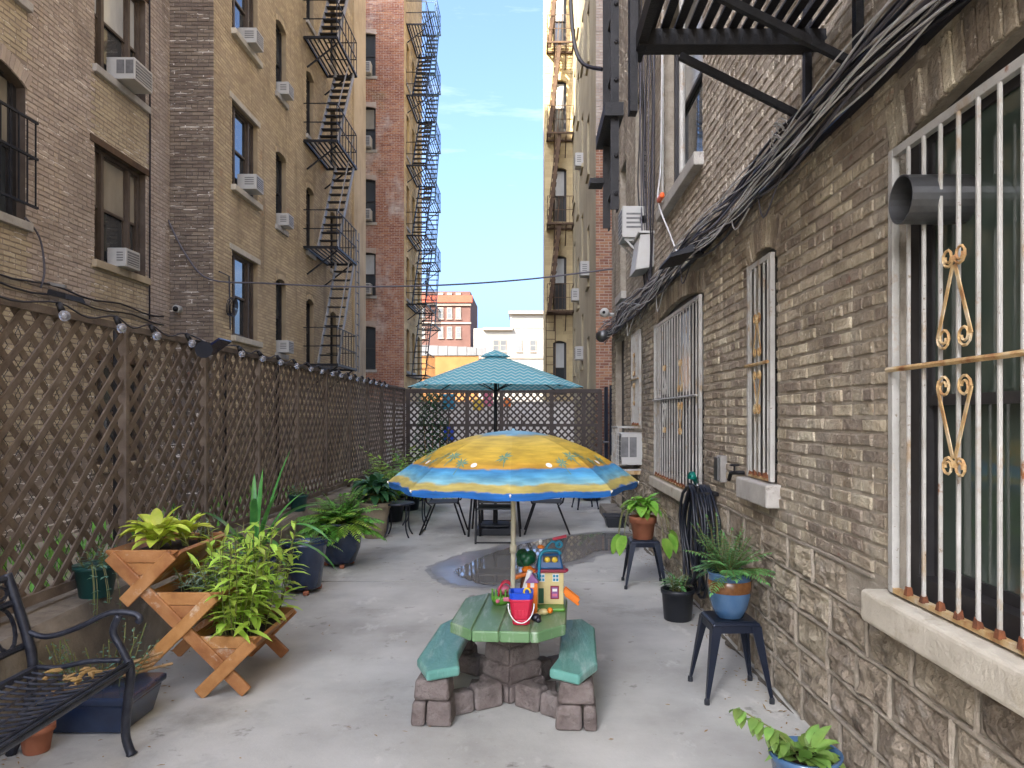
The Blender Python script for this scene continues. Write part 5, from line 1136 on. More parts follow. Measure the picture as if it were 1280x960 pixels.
# ------------------------------------------------------------------ leaves
def leaves_obj(parent, items, mt, name='leaf'):
    for it in items:
        m = MB(); m.leaf(*it[0], **it[1]); m.build(name, mt, parent, smooth=True)
def rosette(c, n, L, W, spread, mt, parent, droop=.8, z0=.3, segs=5, fold=.3, prof=None):
    it = []
    for i in range(n):
        a = i*2.4+u(-.3,.3); el = u(*spread); d = (math.cos(a)*math.cos(el), math.sin(a)*math.cos(el), math.sin(el)); s = u(.7,1.1)
        stem = u(.2,.6)*z0; b = V(c)+V((d[0],d[1],0))*stem*.5+V((0,0,stem))
        it.append(((b, d, L*s, W*s), dict(droop=droop*u(.6,1.3), segs=segs, fold=fold, prof=prof)))
        MB().tube([V(c)+V((d[0],d[1],0))*.01, b], .003, 4).build('stalk', 'stem', parent)
    leaves_obj(parent, it, mt)
def bush(c, stems, h, spread, leafL, leafW, per, mt, parent, droop=.6, start=.25, lean=.35):
    """upright leafy stems: foliage as one mass, stems beside it"""
    m = MB(); sm = MB()
    for i in range(stems):
        a = u(0,6.28); r = spread*math.sqrt(u(0,1)); b = V(c)+V((r*math.cos(a), r*math.sin(a)*1.0, 0)); tip = b+V((math.cos(a)*lean*h*u(.2,1)*r/spread, math.sin(a)*lean*h*u(.2,1)*r/spread, h*u(.7,1.1)))
        mid = (b+tip)/2+V((u(-.02,.02), u(-.02,.02), h*.04)); path = smoothpath([b, mid, tip], 4); sm.tube(path, .003, 4)
        for k in range(per):
            f = start+(1-start)*k/per; p = b.lerp(tip, f); an = k*2.4+i; el = u(.0,.6)+(f > .85)*.4; s = u(.6,1.1)*(1.1-.35*f)
            m.leaf(p, (math.cos(an)*math.cos(el), math.sin(an)*math.cos(el), math.sin(el)), leafL*s, leafW*s, droop=droop*u(.5,1.4), segs=3, fold=.25)
    m.build('foliage', mt, parent, kind='stuff', smooth=True); sm.build('stems', 'stem', parent, kind='stuff')
def ferny(c, n, L, mt, parent, el=(.3,1.3), pin=.07, pw=.016, droop=1.3, np=14, az=None):
    m = MB(); sm = MB()
    for i in range(n):
        a = u(*az) if az else i*2.4+u(-.4,.4); e = u(*el); d = V((math.cos(a)*math.cos(e), math.sin(a)*math.cos(e), math.sin(e))); l = L*u(.6,1.1); p = V(c)+V((math.cos(a),math.sin(a),0))*.02; pts = [p]
        for k in range(np):
            d = (d+V((0,0,-droop/np))).normalized(); p = p+d*l/np; pts.append(p)
            sd_ = d.cross(V((0,0,1))).normalized() if abs(d.z) < .98 else V((1,0,0)); f = k/np; pl_ = pin*math.sin(math.pi*(.12+.83*f))
            if f > .12:
                for s in (-1, 1): m.leaf(p, sd_*s+d*.55+V((0,0,u(-.1,.2))), pl_*u(.8,1.1), pw*u(.8,1.2), droop=.5, segs=2, fold=.15)
        m.leaf(p, d, pin*.5, pw, droop=.3, segs=2); sm.tube(pts, .0022, 3)
    m.build('fronds', mt, parent, kind='stuff', smooth=True); sm.build('stalks', 'stem', parent, kind='stuff')

# ------------------------------------------------------------------ stepped cedar planter
PY0, PY1 = 4.38, 5.04
pl = thing('tiered_planter', (-2.0, 4.7, 0), 'three tier cedar planter of stepped V shaped troughs', 'planter')
bt = .028
def xb(y, x0, z0, x1, z1, w_=.075, th=bt, nm='leg'):
    MB().bar((x0,y,z0), (x1,y,z1), th, w_, up=(-(z1-z0),0,(x1-x0)) if True else None).build(nm, 'cedar', pl, bevel=.006)
tiers = [(-2.50,-2.07,.855), (-2.255,-1.825,.605), (-2.005,-1.595,.345)]
for y in (PY0, PY1):
    s = -1 if y == PY0 else 1
    def yb(k): return y+s*k
    MB().bar((-2.47,yb(.016),.825), (-1.66,yb(.016),.02), .026, .075, up=(1,0,1)).build('long_leg', 'cedar', pl, bevel=.006)
    MB().bar((-2.09,yb(.044),.835), (-2.37,yb(.044),.555), .026, .075, up=(1,0,-1)).build('cross_leg', 'cedar', pl, bevel=.006)
    MB().bar((-1.845,yb(.044),.59), (-2.42,yb(.044),.015), .026, .075, up=(1,0,-1)).build('cross_leg', 'cedar', pl, bevel=.006)
    MB().bar((-1.615,yb(.044),.325), (-1.93,yb(.044),.015), .026, .075, up=(1,0,-1)).build('cross_leg', 'cedar', pl, bevel=.006)
    for x0, x1, zt in tiers:                        # triangular end panel in three boards
        xm, zb = (x0+x1)/2, zt-(x1-x0)/2
        for f0, f1 in ((0,.34), (.355,.68), (.695,.97)):
            A = [(x0+(xm-x0)*f0, zt+(zb-zt)*f0), (x1+(xm-x1)*f0, zt+(zb-zt)*f0), (x1+(xm-x1)*f1, zt+(zb-zt)*f1), (x0+(xm-x0)*f1, zt+(zb-zt)*f1)]
            m = MB(); m.prism([(a, yb(.0), b) for a, b in A], (0, -.022*s if False else .0, 0)) if False else m.prism([(a, y-.012, b) for a, b in A], (0,.024,0)); m.build('end_board', 'cedar', pl, bevel=.003, seg=1)
for x0, x1, zt in tiers:
    xm, zb = (x0+x1)/2, zt-(x1-x0)/2
    for k in range(3):
        f0, f1 = k/3+.005, (k+1)/3-.008
        for xa in (x0, x1):
            pa = V((xa+(xm-xa)*f0, 0, zt+(zb-zt)*f0)); pb = V((xa+(xm-xa)*f1, 0, zt+(zb-zt)*f1)); nn = V((-.7,0,-.7)) if xa == x0 else V((.7,0,-.7))
            q = [pa, pb, pb+nn*.02, pa+nn*.02]
            MB().prism([(p.x, PY0+.013, p.z) for p in q], (0,PY1-PY0-.026,0)).build('side_board', 'cedar', pl)
    MB().prism([(x0+.04,PY0+.014,zt-.045),(x1-.04,PY0+.014,zt-.045),(xm,PY0+.014,zb+.02)], (0,PY1-PY0-.028,0)).build('soil', 'soil', pl)
def planting(c, label, name='plant'): return thing(name, c, label, 'plant')
h1 = planting((-2.28,4.7,.82), 'yellow green broad leaved hosta in the top planter trough', 'hosta')
rosette((-2.31,4.60,.81), 52, .17, .08, (.2,1.2), 'l_hosta', h1, droop=1.0, z0=.26); rosette((-2.22,4.78,.81), 30, .16, .07, (.2,1.2), 'l_hosta', h1, droop=1.0, z0=.2)
g1 = planting((-2.2,4.9,.82), 'wispy grey green foliage behind the hosta', 'herb'); bush((-2.18,4.9,.80), 16, .16, .10, .05, .014, 9, 'l_grey', g1)
g2 = planting((-2.02,4.7,.57), 'silver grey foliage in the middle planter trough', 'herb'); bush((-2.00,4.62,.56), 34, .17, .15, .065, .02, 10, 'l_grey', g2, lean=.5); 
g3 = planting((-1.8,4.7,.3), 'bright lime green leafy stems rising from the lowest planter trough', 'shrub')
for yy in (4.52, 4.72, 4.92): bush((-1.80,yy,.30), 16, .60, .16, .17, .046, 14, 'l_lime', g3, lean=.5, start=.15, droop=.7)

# ------------------------------------------------------------------ pots
def pot(c, prof, mt, name, label, n=28, soil=None, band=None, feet=False, group=None):
    t = thing(name, c, label, 'potted plant', group)
    r, z = prof[-1]; inner = [(r, z), (r-.012, z+.002), (r-.02, z-.06)]
    MB().lathe(c, prof+inner, n).build('pot', mt, t, smooth=True)
    MB().lathe((c[0],c[1],c[2]+z-.05), [(.001,0),(r-.021,0)], n, cap0=False).build('soil', 'soil', t)
    if band:
        for z0, z1, r0, r1, bm in band: MB().lathe(c, [(r0,z0),(r0+.003,z0+.004),((r0+r1)/2+.004,(z0+z1)/2),(r1+.003,z1-.004),(r1,z1)], n, cap0=False).build('band', bm, t, smooth=True)
    if feet:
        for k in range(3): a = -1.2+2.1*k; MB().box((c[0]+.16*math.cos(a), c[1]+.16*math.sin(a), c[2]-.02), (.05,.05,.04)).build('pot_foot', 'terracotta', t, bevel=.01)
    return t
blueprof = lambda s, h: [(.12*s,0),(.14*s,.01),(.19*s,.35*h),(.215*s,.7*h),(.215*s,.88*h),(.235*s,.93*h),(.24*s,h)]
# strap leaved plant
sp1 = pot((-2.36,6.35,.0), [(.13,0),(.15,.02),(.2,.42),(.21,.45)], 'glazeblue', 'strap_leaf_plant', 'tall plant with long arching strap leaves behind the lime shrub')
it = []
for i, (a, e, L, dr, w_) in enumerate([(.55,1.36,1.0,.55,.078), (1.4,1.45,.8,.5,.05), (2.9,1.15,.8,1.5,.06), (-.2,1.25,1.0,1.9,.07), (-1.2,1.3,.9,1.7,.065), (-.35,1.2,.95,2.3,.075), (.2,1.3,.8,1.9,.06), (-.9,1.05,.85,2.1,.07), (1.9,1.35,.8,.9,.06), (3.4,1.0,.7,1.9,.06), (-1.6,1.15,.8,2.0,.06), (-.1,.95,.85,2.2,.065), (.7,1.25,.75,1.2,.05), (4.2,1.2,.6,1.6,.05), (-.6,1.35,.7,1.2,.05), (-2.3,.9,.75,2.2,.06)]):
    it.append((((-2.36+.03*math.cos(a),6.35+.03*math.sin(a),.40), (math.cos(a)*math.cos(e), math.sin(a)*math.cos(e), math.sin(e)), L, w_), dict(droop=dr, segs=10, fold=.35, prof=lambda t: (.75+.5*t)*(1-t**4) if t > .02 else .7)))
leaves_obj(sp1, it, 'l_strap')
b2 = pot((-2.10,6.95,.04), [(.13,0),(.15,.01),(.175,.2),(.205,.4),(.215,.43)], 'glazeblue', 'potted_herb', 'plain dark blue pot of sparse feathery foliage on terracotta feet', feet=True); ferny((-2.1,6.95,.42), 12, .34, 'l_fern', b2, pin=.05, pw=.009)
b3 = pot((-2.07,8.15,.04), [(.14,0),(.16,.01),(.215,.16),(.235,.3),(.225,.40),(.245,.435),(.245,.45)], 'glazeblue', 'potted_fern', 'rounded dark blue pot of bushy bright green ferny foliage', feet=True)
ferny((-2.07,8.15,.44), 70, .46, 'l_mid', b3, el=(.2,1.4), pin=.13, pw=.036, droop=1.1); ferny((-2.0,8.1,.46), 26, .42, 'l_yellowgreen', b3, el=(.2,1.1), pin=.09, pw=.024)
b4 = pot((-2.08,10.05,0), [(.14,0),(.15,.01),(.185,.3),(.20,.40),(.215,.405),(.22,.47),(.225,.48)], 'tanpot', 'potted_lily', 'large tan pot of dark broad leaves by the fence', n=28); rosette((-2.08,10.05,.44), 60, .30, .12, (.1,1.3), 'l_dark', b4, droop=1.6, z0=.5); rosette((-2.08,10.05,.5), 20, .26, .09, (.2,1.4), 'l_bluegreen', b4, droop=1.0, z0=.4)
for i, (x, y, L, mt, lb_) in enumerate([(-2.15,11.6,.85,'l_yellowgreen','yellow green fern clump beyond the tan pot'), (-2.1,13.0,.9,'l_mid','mid green fern clump farther along the curb'), (-2.2,14.4,.8,'l_yellowgreen','pale fern clump near the far fence'), (1.25,14.5,.5,'l_mid','green fern clump by the far brick wall')]):
    t = pot((x,y,0), [(.15,0),(.17,.01),(.22,.36),(.23,.38)], 'nursery', 'fern_clump', lb_); ferny((x,y,.36), 46, L, mt, t, el=(.4,1.4), pin=.18, pw=.05, droop=1.2, np=11)
ds = thing('climbing_shrub', (-2.3,16.6,0), 'dark evergreen shrub in front of the far lattice fence', 'shrub')
m = MB()
for i in range(2600):
    zz = u(.3,2.15); rr = .42*(1-.45*abs(zz-1.1)/1.1)*math.sqrt(u(.15,1)); a = u(0,6.28); k = .75+.5*mnoise.noise(V((a*1.3,zz*2.4,0)))
    m.leaf((-2.15+rr*k*1.25*math.cos(a), 16.6+rr*.9*k*math.sin(a), zz), (math.cos(a)+u(-.6,.6), math.sin(a)+u(-.6,.6), u(-.4,.7)), u(.05,.10), u(.025,.045), droop=.5, segs=2)
m.build('crown', 'l_dark', ds, kind='stuff')
for k in range(4): MB().tube([(-2.15+.1*k-.15,16.6,0),(-2.2+.15*k-.1,16.6,.8),(-2.2+.2*k-.15,16.62,1.6)], [.02,.014,.006], 6).build('trunk', 'twig', ds)
def ledge_pot(c, r, h, label, n, trail):
    t = pot(c, [(r*.72,0),(r*.75,.006),(r*.95,h*.85),(r*1.04,h*.87),(r*1.05,h)], 'potgreen', 'ledge_pot', label, group='green pots standing on the curb wall'); bush((c[0],c[1],c[2]+h-.04), n, .14, r*.8, .045, .028, 7, 'l_bluegreen', t, lean=1.2)
    m = MB(); sm = MB()
    for i in range(trail):
        a = u(-1.2,1.0); p0 = V(c)+V((r*math.cos(a), r*math.sin(a), h)); pts = smoothpath([p0-V((.04,0,.02)), p0+V((.06*math.cos(a),.06*math.sin(a),.02)), p0+V((.10*math.cos(a)+.03,.12*math.sin(a),-.12)), p0+V((.12*math.cos(a)+.02,.16*math.sin(a)+.03,-.12-u(.05,.25)))], 4); sm.tube(pts, .002, 3)
        for q in pts[2::2]: m.leaf(q, (u(-1,1), u(-1,1), u(-.2,.5)), .035, .025, segs=2)
    m.build('trailing_leaves', 'l_bluegreen', t, kind='stuff'); sm.build('trailing_stems', 'stem', t, kind='stuff'); return t
ledge_pot((-2.70,4.62,.525), .125, .20, 'dark green pot of trailing ivy on the curb between bench and planter', 14, 7)
ledge_pot((-2.72,8.75,.525), .11, .19, 'small green pot on the curb behind the ferny blue pot', 12, 2)
# things under and behind the bench
bb = thing('storage_crate', (-2.28,3.95,0), 'dark blue plastic crate on the ground behind the bench', 'crate')
MB().taper([(-2.48,3.83,0),(-2.1,3.83,0),(-2.1,4.15,0),(-2.48,4.15,0)], [(-2.52,3.80,.16),(-2.06,3.80,.16),(-2.06,4.18,.16),(-2.52,4.18,.16)]).build('tub', 'glazeblue', bb, bevel=.015); MB().mm(-2.535, -2.045, 3.785, 4.195, .16, .20).build('rim', 'glazeblue', bb, bevel=.012)
tr = thing('planter_trough', (-2.4,4.05,.3), 'low trough of straggly herbs behind the bench arm', 'plant')
bush((-2.32,4.0,.20), 22, .24, .18, .035, .022, 8, 'l_bluegreen', tr, lean=.8)
for k in range(6): MB().tube([(-2.5+u(0,.1),3.75+u(0,.2),.22), (-2.1+u(0,.1),4.0+u(0,.2),.24+u(0,.12))], .008, 5).build('dry_stick', 'twig', tr)
pot((-2.42,3.64,0), [(.055,0),(.058,.006),(.072,.10),(.082,.102),(.082,.13)], 'terracotta', 'empty_pot', 'terracotta pot on the ground under the bench seat')

# ------------------------------------------------------------------ metal stools with pots
def stool(loc, rz, label):
    t = thing('metal_stool', (0,0,0), label, 'stool', 'dark blue metal stools'); S = 'stoolblue'; h = .45
    MB().taper([(-.145,-.145,h-.022),(.145,-.145,h-.022),(.145,.145,h-.022),(-.145,.145,h-.022)], [(-.135,-.135,h),(.135,-.135,h),(.135,.135,h),(-.135,.135,h)]).build('seat', S, t, bevel=.012, seg=3)
    MB().mm(-.125, .125, -.125, .125, h-.001, h+.004).build('seat_panel', S, t, bevel=.002)
    for a in range(4):
        R4 = Matrix.Rotation(a*math.pi/2, 3, 'Z')
        m = MB(); A = [V(p) for p in ((.085,-.143,h-.02),(.143,-.143,h-.02),(.143,-.085,h-.02),(.128,-.085,h-.02),(.128,-.128,h-.02),(.085,-.128,h-.02))]; B = [V(p) for p in ((.178,-.196,.02),(.196,-.196,.02),(.196,-.178,.02),(.186,-.178,.02),(.186,-.186,.02),(.178,-.186,.02))]
        m.taper([R4 @ p for p in B], [R4 @ p for p in A]); m.build('leg', S, t)
        m = MB(); m.prism([R4 @ V(p) for p in ((-.143,-.1405,h-.02),(-.143,-.1405,h-.085),(-.12,-.1405,h-.06),(.12,-.1405,h-.06),(.143,-.1405,h-.085),(.143,-.1405,h-.02))], R4 @ V((0,.006,0))); m.build('apron', S, t)
        p = R4 @ V((.188,-.188,0)); MB().lathe((p.x,p.y,0), [(.016,0),(.016,.025),(.012,.035)], 10, cap1=True).build('rubber_foot', 'nursery', t)
    t.location = loc; t.rotation_euler = (0, 0, rz); return t
stool((1.205,4.42,0), R(2), 'dark metal stool carrying the banded ceramic pot'); stool((1.13,7.22,0), R(-3), 'dark metal stool carrying the terracotta pot'); stool((1.02,13.2,0), R(12), 'dark metal stool standing alone near the far fence')
zs = .456
fp1 = pot((1.20,4.40,zs), [(.07,0),(.078,.004),(.105,.06),(.122,.13),(.126,.19),(.126,.255),(.130,.262),(.130,.272)], 'ceramicblue', 'potted_fern', 'blue glazed pot with brown band holding a fern on a stool', band=[(.155,.225,.1245,.1262,'ceramicbrown')])
ferny((1.20,4.40,zs+.25), 40, .27, 'l_fern', fp1, el=(.25,1.35), pin=.065, pw=.015, droop=1.0, np=14); ferny((1.17,4.42,zs+.25), 10, .34, 'l_fern', fp1, el=(1.1,1.5), pin=.05, pw=.015, droop=.3, np=14)
tp1 = pot((1.12,7.2,zs), [(.09,0),(.095,.005),(.118,.155),(.13,.157),(.133,.215),(.133,.22)], 'terracotta', 'potted_vine', 'terracotta pot with glossy trailing heart leaves on a stool')
rosette((1.12,7.2,zs+.20), 46, .17, .10, (.0,1.3), 'l_pothos', tp1, droop=1.2, z0=.28, segs=4)
it = []
for a, L in ((3.3,.25), (3.7,.3), (-.5,.3), (-.2,.34), (3.0,.2), (.2,.25), (-.9,.3)):
    e = V((1.12+.25*math.cos(a), 7.2+.25*math.sin(a)-.08, zs+.24-u(.1,.30))); MB().tube(smoothpath([(1.12,7.2,zs+.2), (1.12+.18*math.cos(a),7.2+.18*math.sin(a),zs+.30), e], 4), .004, 4).build('vine', 'stem', tp1); it.append(((e, (math.cos(a)*.4, math.sin(a)*.4-.2, -.9), .20, .12), dict(droop=.5, segs=5)))
leaves_obj(tp1, it, 'l_pothos')
np1 = pot((1.215,6.0,0), [(.105,0),(.11,.006),(.128,.215),(.136,.217),(.138,.25)], 'nursery', 'nursery_pot', 'black nursery pot of low green foliage on the ground by the hose'); rosette((1.215,6.0,.22), 40, .12, .035, (.1,1.2), 'l_fern', np1, droop=.8, z0=.16, segs=3); bush((1.215,6.0,.22), 14, .15, .08, .06, .02, 7, 'l_grey', np1, lean=.8)
bp = pot((1.17,3.12,0), [(.10,0),(.11,.006),(.14,.20),(.148,.21),(.15,.235)], 'ceramicblue', 'potted_sapling', 'blue pot of serrated light green leaves on the ground below the big window')
it = []
for i in range(40):
    a = i*2.4; e = u(.2,1.2); it.append((((1.17+.05*math.cos(a),3.12+.05*math.sin(a),.20+u(0,.05)), (math.cos(a)*math.cos(e), math.sin(a)*math.cos(e), math.sin(e)), u(.09,.14), u(.05,.07)), dict(droop=.9, segs=4)))
stemp = smoothpath([(1.15,3.10,.2),(1.06,3.10,.31),(.98,3.12,.36),(.90,3.15,.40)], 4); MB().tube(stemp, .0035, 5).build('main_stem', 'stem', bp)
for i, f in enumerate((.3,.42,.55,.68,.8,.92,1.0)):
    p = stemp[int(f*(len(stemp)-1))]
    for s in (-1, 1): it.append(((p, (-.45, s*.8, u(-.5,.1)), .10-.03*f, .042), dict(droop=.7, segs=5)))
    it.append(((p, (-.2, -.3, -.8), .10-.03*f, .04), dict(droop=.4, segs=4)))
leaves_obj(bp, it, 'l_sap')
bx_ = thing('storage_box', (1.30,11.6,.1), 'small dark lidded box on the ground below the caged air conditioner', 'box'); MB().taper([(1.18,10.9,.0),(1.40,10.9,.0),(1.40,11.2,.0),(1.18,11.2,.0)], [(1.14,10.87,.15),(1.42,10.87,.15),(1.42,11.22,.15),(1.14,11.22,.15)]).build('tub', 'nursery', bx_, bevel=.01); MB().mm(1.13, 1.43, 10.86, 11.23, .15, .18).build('lid', 'nursery', bx_, bevel=.01)

# ------------------------------------------------------------------ toys on the table
zt = TZ+.001
k1 = thing('toy_bucket', (-.035,4.13,zt), 'red plastic castle bucket with blue rim and white handle', 'bucket')
def sqp(cx, cy, h, z, c=.018): return [(cx-h+c,cy-h,z),(cx+h-c,cy-h,z),(cx+h,cy-h+c,z),(cx+h,cy+h-c,z),(cx+h-c,cy+h,z),(cx-h+c,cy+h,z),(cx-h,cy+h-c,z),(cx-h,cy-h+c,z)]
bx, by = -.038, 4.14
m = MB().taper(sqp(bx,by,.047,zt), sqp(bx,by,.05,zt+.03)).taper(sqp(bx,by,.052,zt+.03), sqp(bx,by,.064,zt+.135)); m.build('body', 't_red', k1, bevel=.004)
MB().taper(sqp(bx,by,.067,zt+.130), sqp(bx,by,.069,zt+.145)).build('collar', 't_red', k1, bevel=.003)
m = MB(); o1, o2, i2, i1 = sqp(bx,by,.062,zt+.145), sqp(bx,by,.068,zt+.18), sqp(bx,by,.060,zt+.18), sqp(bx,by,.052,zt+.10)
for a, b in ((o1,o2), (o2,i2), (i2,i1)): m.add(a+b, [(i, (i+1) % 8, 8+(i+1) % 8, 8+i) for i in range(8)])
m.add(i1, [tuple(range(8))]); m.build('inner_bucket', 't_blue', k1)
MB().tube([(bx+.072*math.cos(a), by-.066-.012*math.sin(-a), zt+.125+.105*math.sin(a)) for a in [math.pi+math.pi*i/14 for i in range(15)]], .0035, 6).build('handle', 't_white', k1, smooth=True)
for k in range(4): MB().mm(bx-.036+.02*k, bx-.024+.02*k, by-.0615, by-.055, zt+.045+.012*(k % 2), zt+.085).build('embossed_tower', 't_red', k1)
sh = thing('toy_shovel', (-.01,4.16,zt+.15), 'yellow toy shovel handle sticking out of the bucket', 'shovel'); MB().tube([(-.005+.018*math.cos(a), 4.125, zt+.175+.022*math.sin(a)) for a in [2*math.pi*i/12 for i in range(12)]], .006, 6, closed=True).build('grip', 't_yellow', sh, smooth=True); MB().tube([(-.005,4.125,zt+.155),(-.015,4.14,zt+.09)], .006, 6).build('shaft', 't_yellow', sh)
hx, hy = .135, 4.52
th = thing('toy_house', (hx,hy,zt), 'cream toy house with blue top, maroon eave and orange slide', 'toy')
MB().mm(hx-.095, hx+.085, hy-.15, hy+.08, zt, zt+.022).build('base', 't_green', th, bevel=.008)
MB().mm(hx-.08, hx+.08, hy-.06, hy+.06, zt+.022, zt+.215).build('wall', 't_cream', th, bevel=.004)
MB().mm(hx-.09, hx+.095, hy-.075, hy+.07, zt+.215, zt+.235).build('eave', 't_maroon', th, bevel=.004); MB().ball((hx+.097,hy-.07,zt+.232), .012, 8, 6).build('eave_knob', 't_maroon', th)
MB().taper([(hx-.085,hy-.07,zt+.236),(hx+.08,hy-.07,zt+.236),(hx+.08,hy+.065,zt+.236),(hx-.085,hy+.065,zt+.236)], [(hx-.062,hy-.05,zt+.325),(hx+.06,hy-.05,zt+.325),(hx+.06,hy+.05,zt+.325),(hx-.062,hy+.05,zt+.325)]).build('roof', 't_navy', th, bevel=.01)
MB().tube(smoothpath([(hx-.07,hy-.075,zt+.17),(hx-.068,hy-.07,zt+.25),(hx-.06,hy-.062,zt+.32),(hx-.03,hy-.055,zt+.345),(hx+.04,hy-.055,zt+.345),(hx+.062,hy-.055,zt+.325)], 4), .010, 7).build('frame_arch', 't_teal', th, smooth=True)
for s in (-.022, .022): MB().ball((hx+s+.004,hy-.058,zt+.292), .02, 10, 7, (1,.5,.9)).build('roof_dome', 't_yellow', th, smooth=True)
MB().mm(hx-.045, hx+.048, hy-.061, hy-.05, zt+.265, zt+.315).build('roof_opening', 't_black', th)
for x in (-.052, .032):
    wn = MB().mm(hx+x-.019, hx+x+.019, hy-.064, hy-.058, zt+.16, zt+.208).build('window', 't_white', th)
    for a in (-.009, .009):
        for b in (.172, .194): MB().mm(hx+x+a-.007, hx+x+a+.007, hy-.0655, hy-.063, zt+b-.008, zt+b+.008).build('pane', 't_teal', wn)
MB().mm(hx+.0, hx+.052, hy-.064, hy-.058, zt+.055, zt+.135).build('big_window', 't_maroon', th); MB().mm(hx+.008, hx+.044, hy-.066, hy-.063, zt+.063, zt+.127).build('window_scene', 't_purple', th)
for b in (0, 1): MB().mm(hx+.012, hx+.04, hy-.0675, hy-.0655, zt+.072+.03*b, zt+.088+.03*b).build('window_detail', ('t_pink','t_white')[b], th)
MB().mm(hx-.072, hx-.04, hy-.064, hy-.058, zt+.03, zt+.12).build('door', 't_dkgreen', th)
sd_ = MB(); sd_.prism([(hx+.085,hy-.02,zt+.105),(hx+.16,hy-.04,zt+.05),(hx+.175,hy-.042,zt+.03),(hx+.165,hy-.04,zt+.02),(hx+.085,hy-.02,zt+.075)], (0,-.05,0)); sd_.build('slide', 't_orange', th, bevel=.004)
for y in (-.02, -.076): MB().bar((hx+.085,hy+y,zt+.112), (hx+.168,hy+y-.02,zt+.05), .008, .03).build('slide_side', 't_orange', th)
tt = thing('toy_tree', (-.03,4.60,zt), 'dark green toy tree with brown trunk and orange platforms', 'toy')
m = MB()
for i in range(11): a = i*2.4; m.ball((-.012+.03*math.cos(a)*(i > 0), 4.60+.03*math.sin(a)*(i > 0), zt+.275+.022*math.sin(i*1.9)), .036, 9, 6)
m.build('crown', 't_dkgreen', tt, smooth=True); MB().tube(smoothpath([(-.04,4.6,zt),(-.03,4.6,zt+.1),(-.012,4.6,zt+.25)], 3), [.028,.025,.022,.02,.018,.018,.016], 9).build('trunk', 't_brown', tt, smooth=True)
MB().bar((-.095,4.58,zt+.155), (.045,4.58,zt+.205), .06, .022).build('platform', 't_orange', tt, bevel=.006); MB().ball((.0,4.56,zt+.215), .04, 8, 6, (1,.8,.5), .25).build('leaf_deck', 't_orange', tt); MB().bar((.0,4.53,zt+.14), (-.03,4.50,zt+.02), .03, .012).build('ramp', 't_orange', tt)
fb_ = thing('toy_basket', (-.17,4.58,zt), 'green and pink toy garden basket with red arched handle', 'toy')
MB().lathe((-.165,4.57,zt), [(.05,0),(.062,.02),(.066,.05),(.058,.055)], 16, cap1=True).build('body', 't_green', fb_, smooth=True); MB().ball((-.15,4.57,zt+.085), .042, 10, 7, (1,.9,.75)).build('dome', 't_pink', fb_, smooth=True)
for dy in (-.03, .02): MB().tube(arc((-.135,4.56+dy,zt+.05), .045, 0, math.pi, 12, (1,0,0), (0,0,2.0)), .005, 6).build('handle', 't_red', fb_, smooth=True)
for k in range(5): a = -2.6+.5*k; MB().tube([(-.165+.062*math.cos(a),4.57+.062*math.sin(a),zt+.03), (-.165+.062*math.cos(a),4.57+.062*math.sin(a),zt+.10)], .006, 6).build('picket', 't_green', fb_)
MB().mm(-.15, -.11, 4.495, 4.515, zt+.03, zt+.055).build('pink_tray', 't_pink', fb_, bevel=.005); MB().ball((-.185,4.505,zt+.03), .013, 8, 6).build('flower', 't_pink', fb_)
lh = thing('toy_cottage', (.03,4.36,zt), 'little orange toy cottage with purple roof behind the bucket', 'toy'); MB().mm(-.005, .055, 4.33, 4.39, zt, zt+.185).build('wall', 't_orange', lh); MB().prism([(-.016,4.32,zt+.182),(.066,4.32,zt+.182),(.025,4.32,zt+.235)], (0,.08,0)).build('roof', 't_purple', lh, bevel=.003); MB().mm(.014, .036, 4.327, 4.331, zt+.155, zt+.19).build('window', 't_white', lh); MB().tube([(-.03,4.37,zt+.1),(.012,4.35,zt+.25)], .016, 8).build('white_stick', 't_white', lh)
tk = thing('toy_bike', (.16,4.50,zt+.35), 'teal and pink toy tricycle perched on the toy house', 'toy'); MB().tube(smoothpath([(.105,4.5,zt+.345),(.125,4.5,zt+.375),(.15,4.5,zt+.395),(.19,4.5,zt+.375)], 4), .007, 6).build('frame', 't_teal', tk, smooth=True)
for x in (.188,): MB().tube([(x+.018*math.cos(a),4.495,zt+.378+.018*math.sin(a)) for a in [2*math.pi*i/12 for i in range(12)]], .007, 6, closed=True).build('wheel', 't_teal', tk, smooth=True)
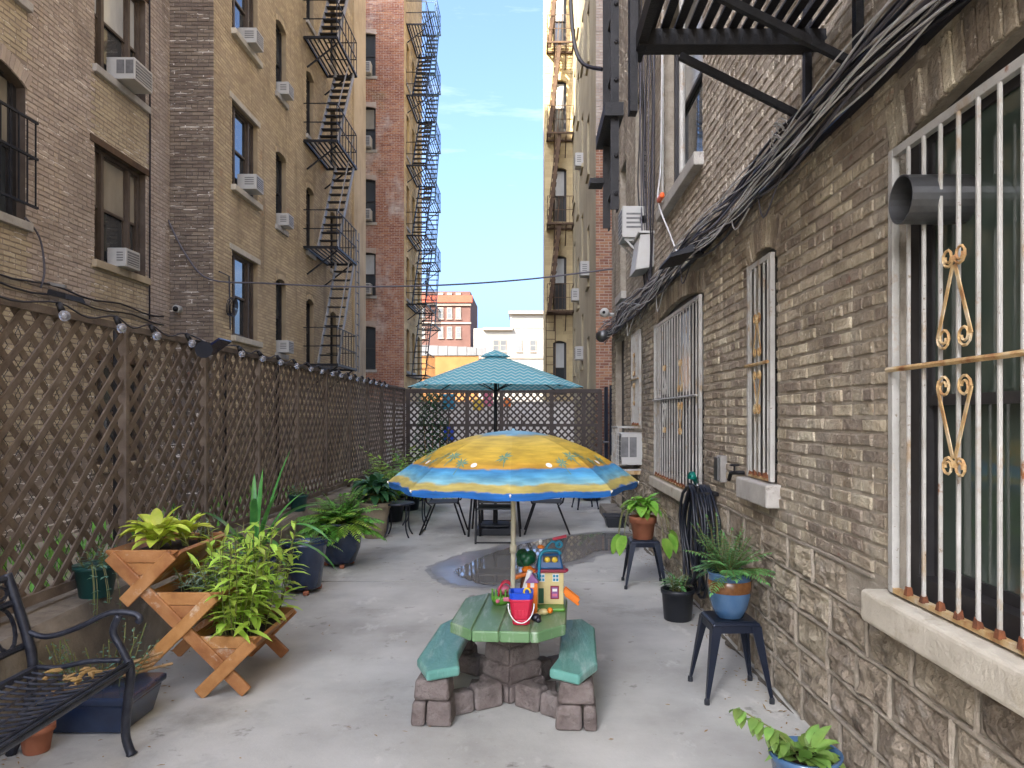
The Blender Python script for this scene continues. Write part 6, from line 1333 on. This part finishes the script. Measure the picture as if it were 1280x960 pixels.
MB().bar((.15,4.5,zt+.41), (.235,4.5,zt+.43), .03, .016).build('seat', 't_red', tk, bevel=.005); MB().ball((.078,4.5,zt+.362), .016, 8, 6, (1.4,1,.8)).build('bird', 't_orange', tk, smooth=True); MB().ball((.075,4.49,zt+.395), .011, 8, 6, (1,1,1.6)).build('white_figure', 't_white', tk, smooth=True)
nv = thing('toy_shoe', (.03,4.20,zt), 'small navy toy lying beside the red bucket', 'toy'); MB().ball((.045,4.17,zt+.022), .03, 10, 7, (1,.8,.75)).build('body', 't_black', nv, smooth=True); MB().ball((.058,4.155,zt+.014), .018, 8, 6).build('toe', 't_black', nv, smooth=True)
fgr = thing('toy_figure', (.12,4.30,zt), 'small tan toy animal figure lying in front of the toy house', 'toy'); MB().ball((.09,4.30,zt+.02), .024, 10, 7, (1.3,.8,.8)).build('body', 't_cream', fgr, smooth=True); MB().ball((.128,4.29,zt+.03), .018, 8, 6).build('head', 't_orange', fgr, smooth=True); MB().ball((.06,4.285,zt+.012), .012, 8, 6, (1.5,.7,.7)).build('paw', 't_cream', fgr, smooth=True)

# ------------------------------------------------------------------ litter on the concrete
lit = MB()
for i in range(420):
    x = u(-2.5,1.4); y = u(2.9,9); 
    if i < 330: x = 1.44-abs(rng.gauss(0,.10)) if i % 2 else -2.55+abs(rng.gauss(0,.22))
    lit.leaf((x,y,.006), (u(-1,1), u(-1,1), .08), u(.012,.04), u(.006,.016), droop=.15, segs=2)
o = lit.build('leaf_litter', 'leaflitter', kind='stuff'); o['label'] = 'small dry leaves and grit scattered on the concrete'; o['category'] = 'litter'
gr_ = MB()
for i in range(260):
    a = u(0,1); px_ = -3.0-u(.1,3); m_y = u(3.5,16)
    for k in range(5): gr_.leaf((px_+u(-.06,.06), m_y+u(-.06,.06), -.03), (u(-.4,.4), u(-.4,.4), 1), u(.12,.4), u(.015,.05), droop=.5, segs=3)
o = gr_.build('yard_weeds', 'l_mid', kind='stuff'); o['label'] = 'low green weeds in the yard behind the lattice fence'; o['category'] = 'weeds'
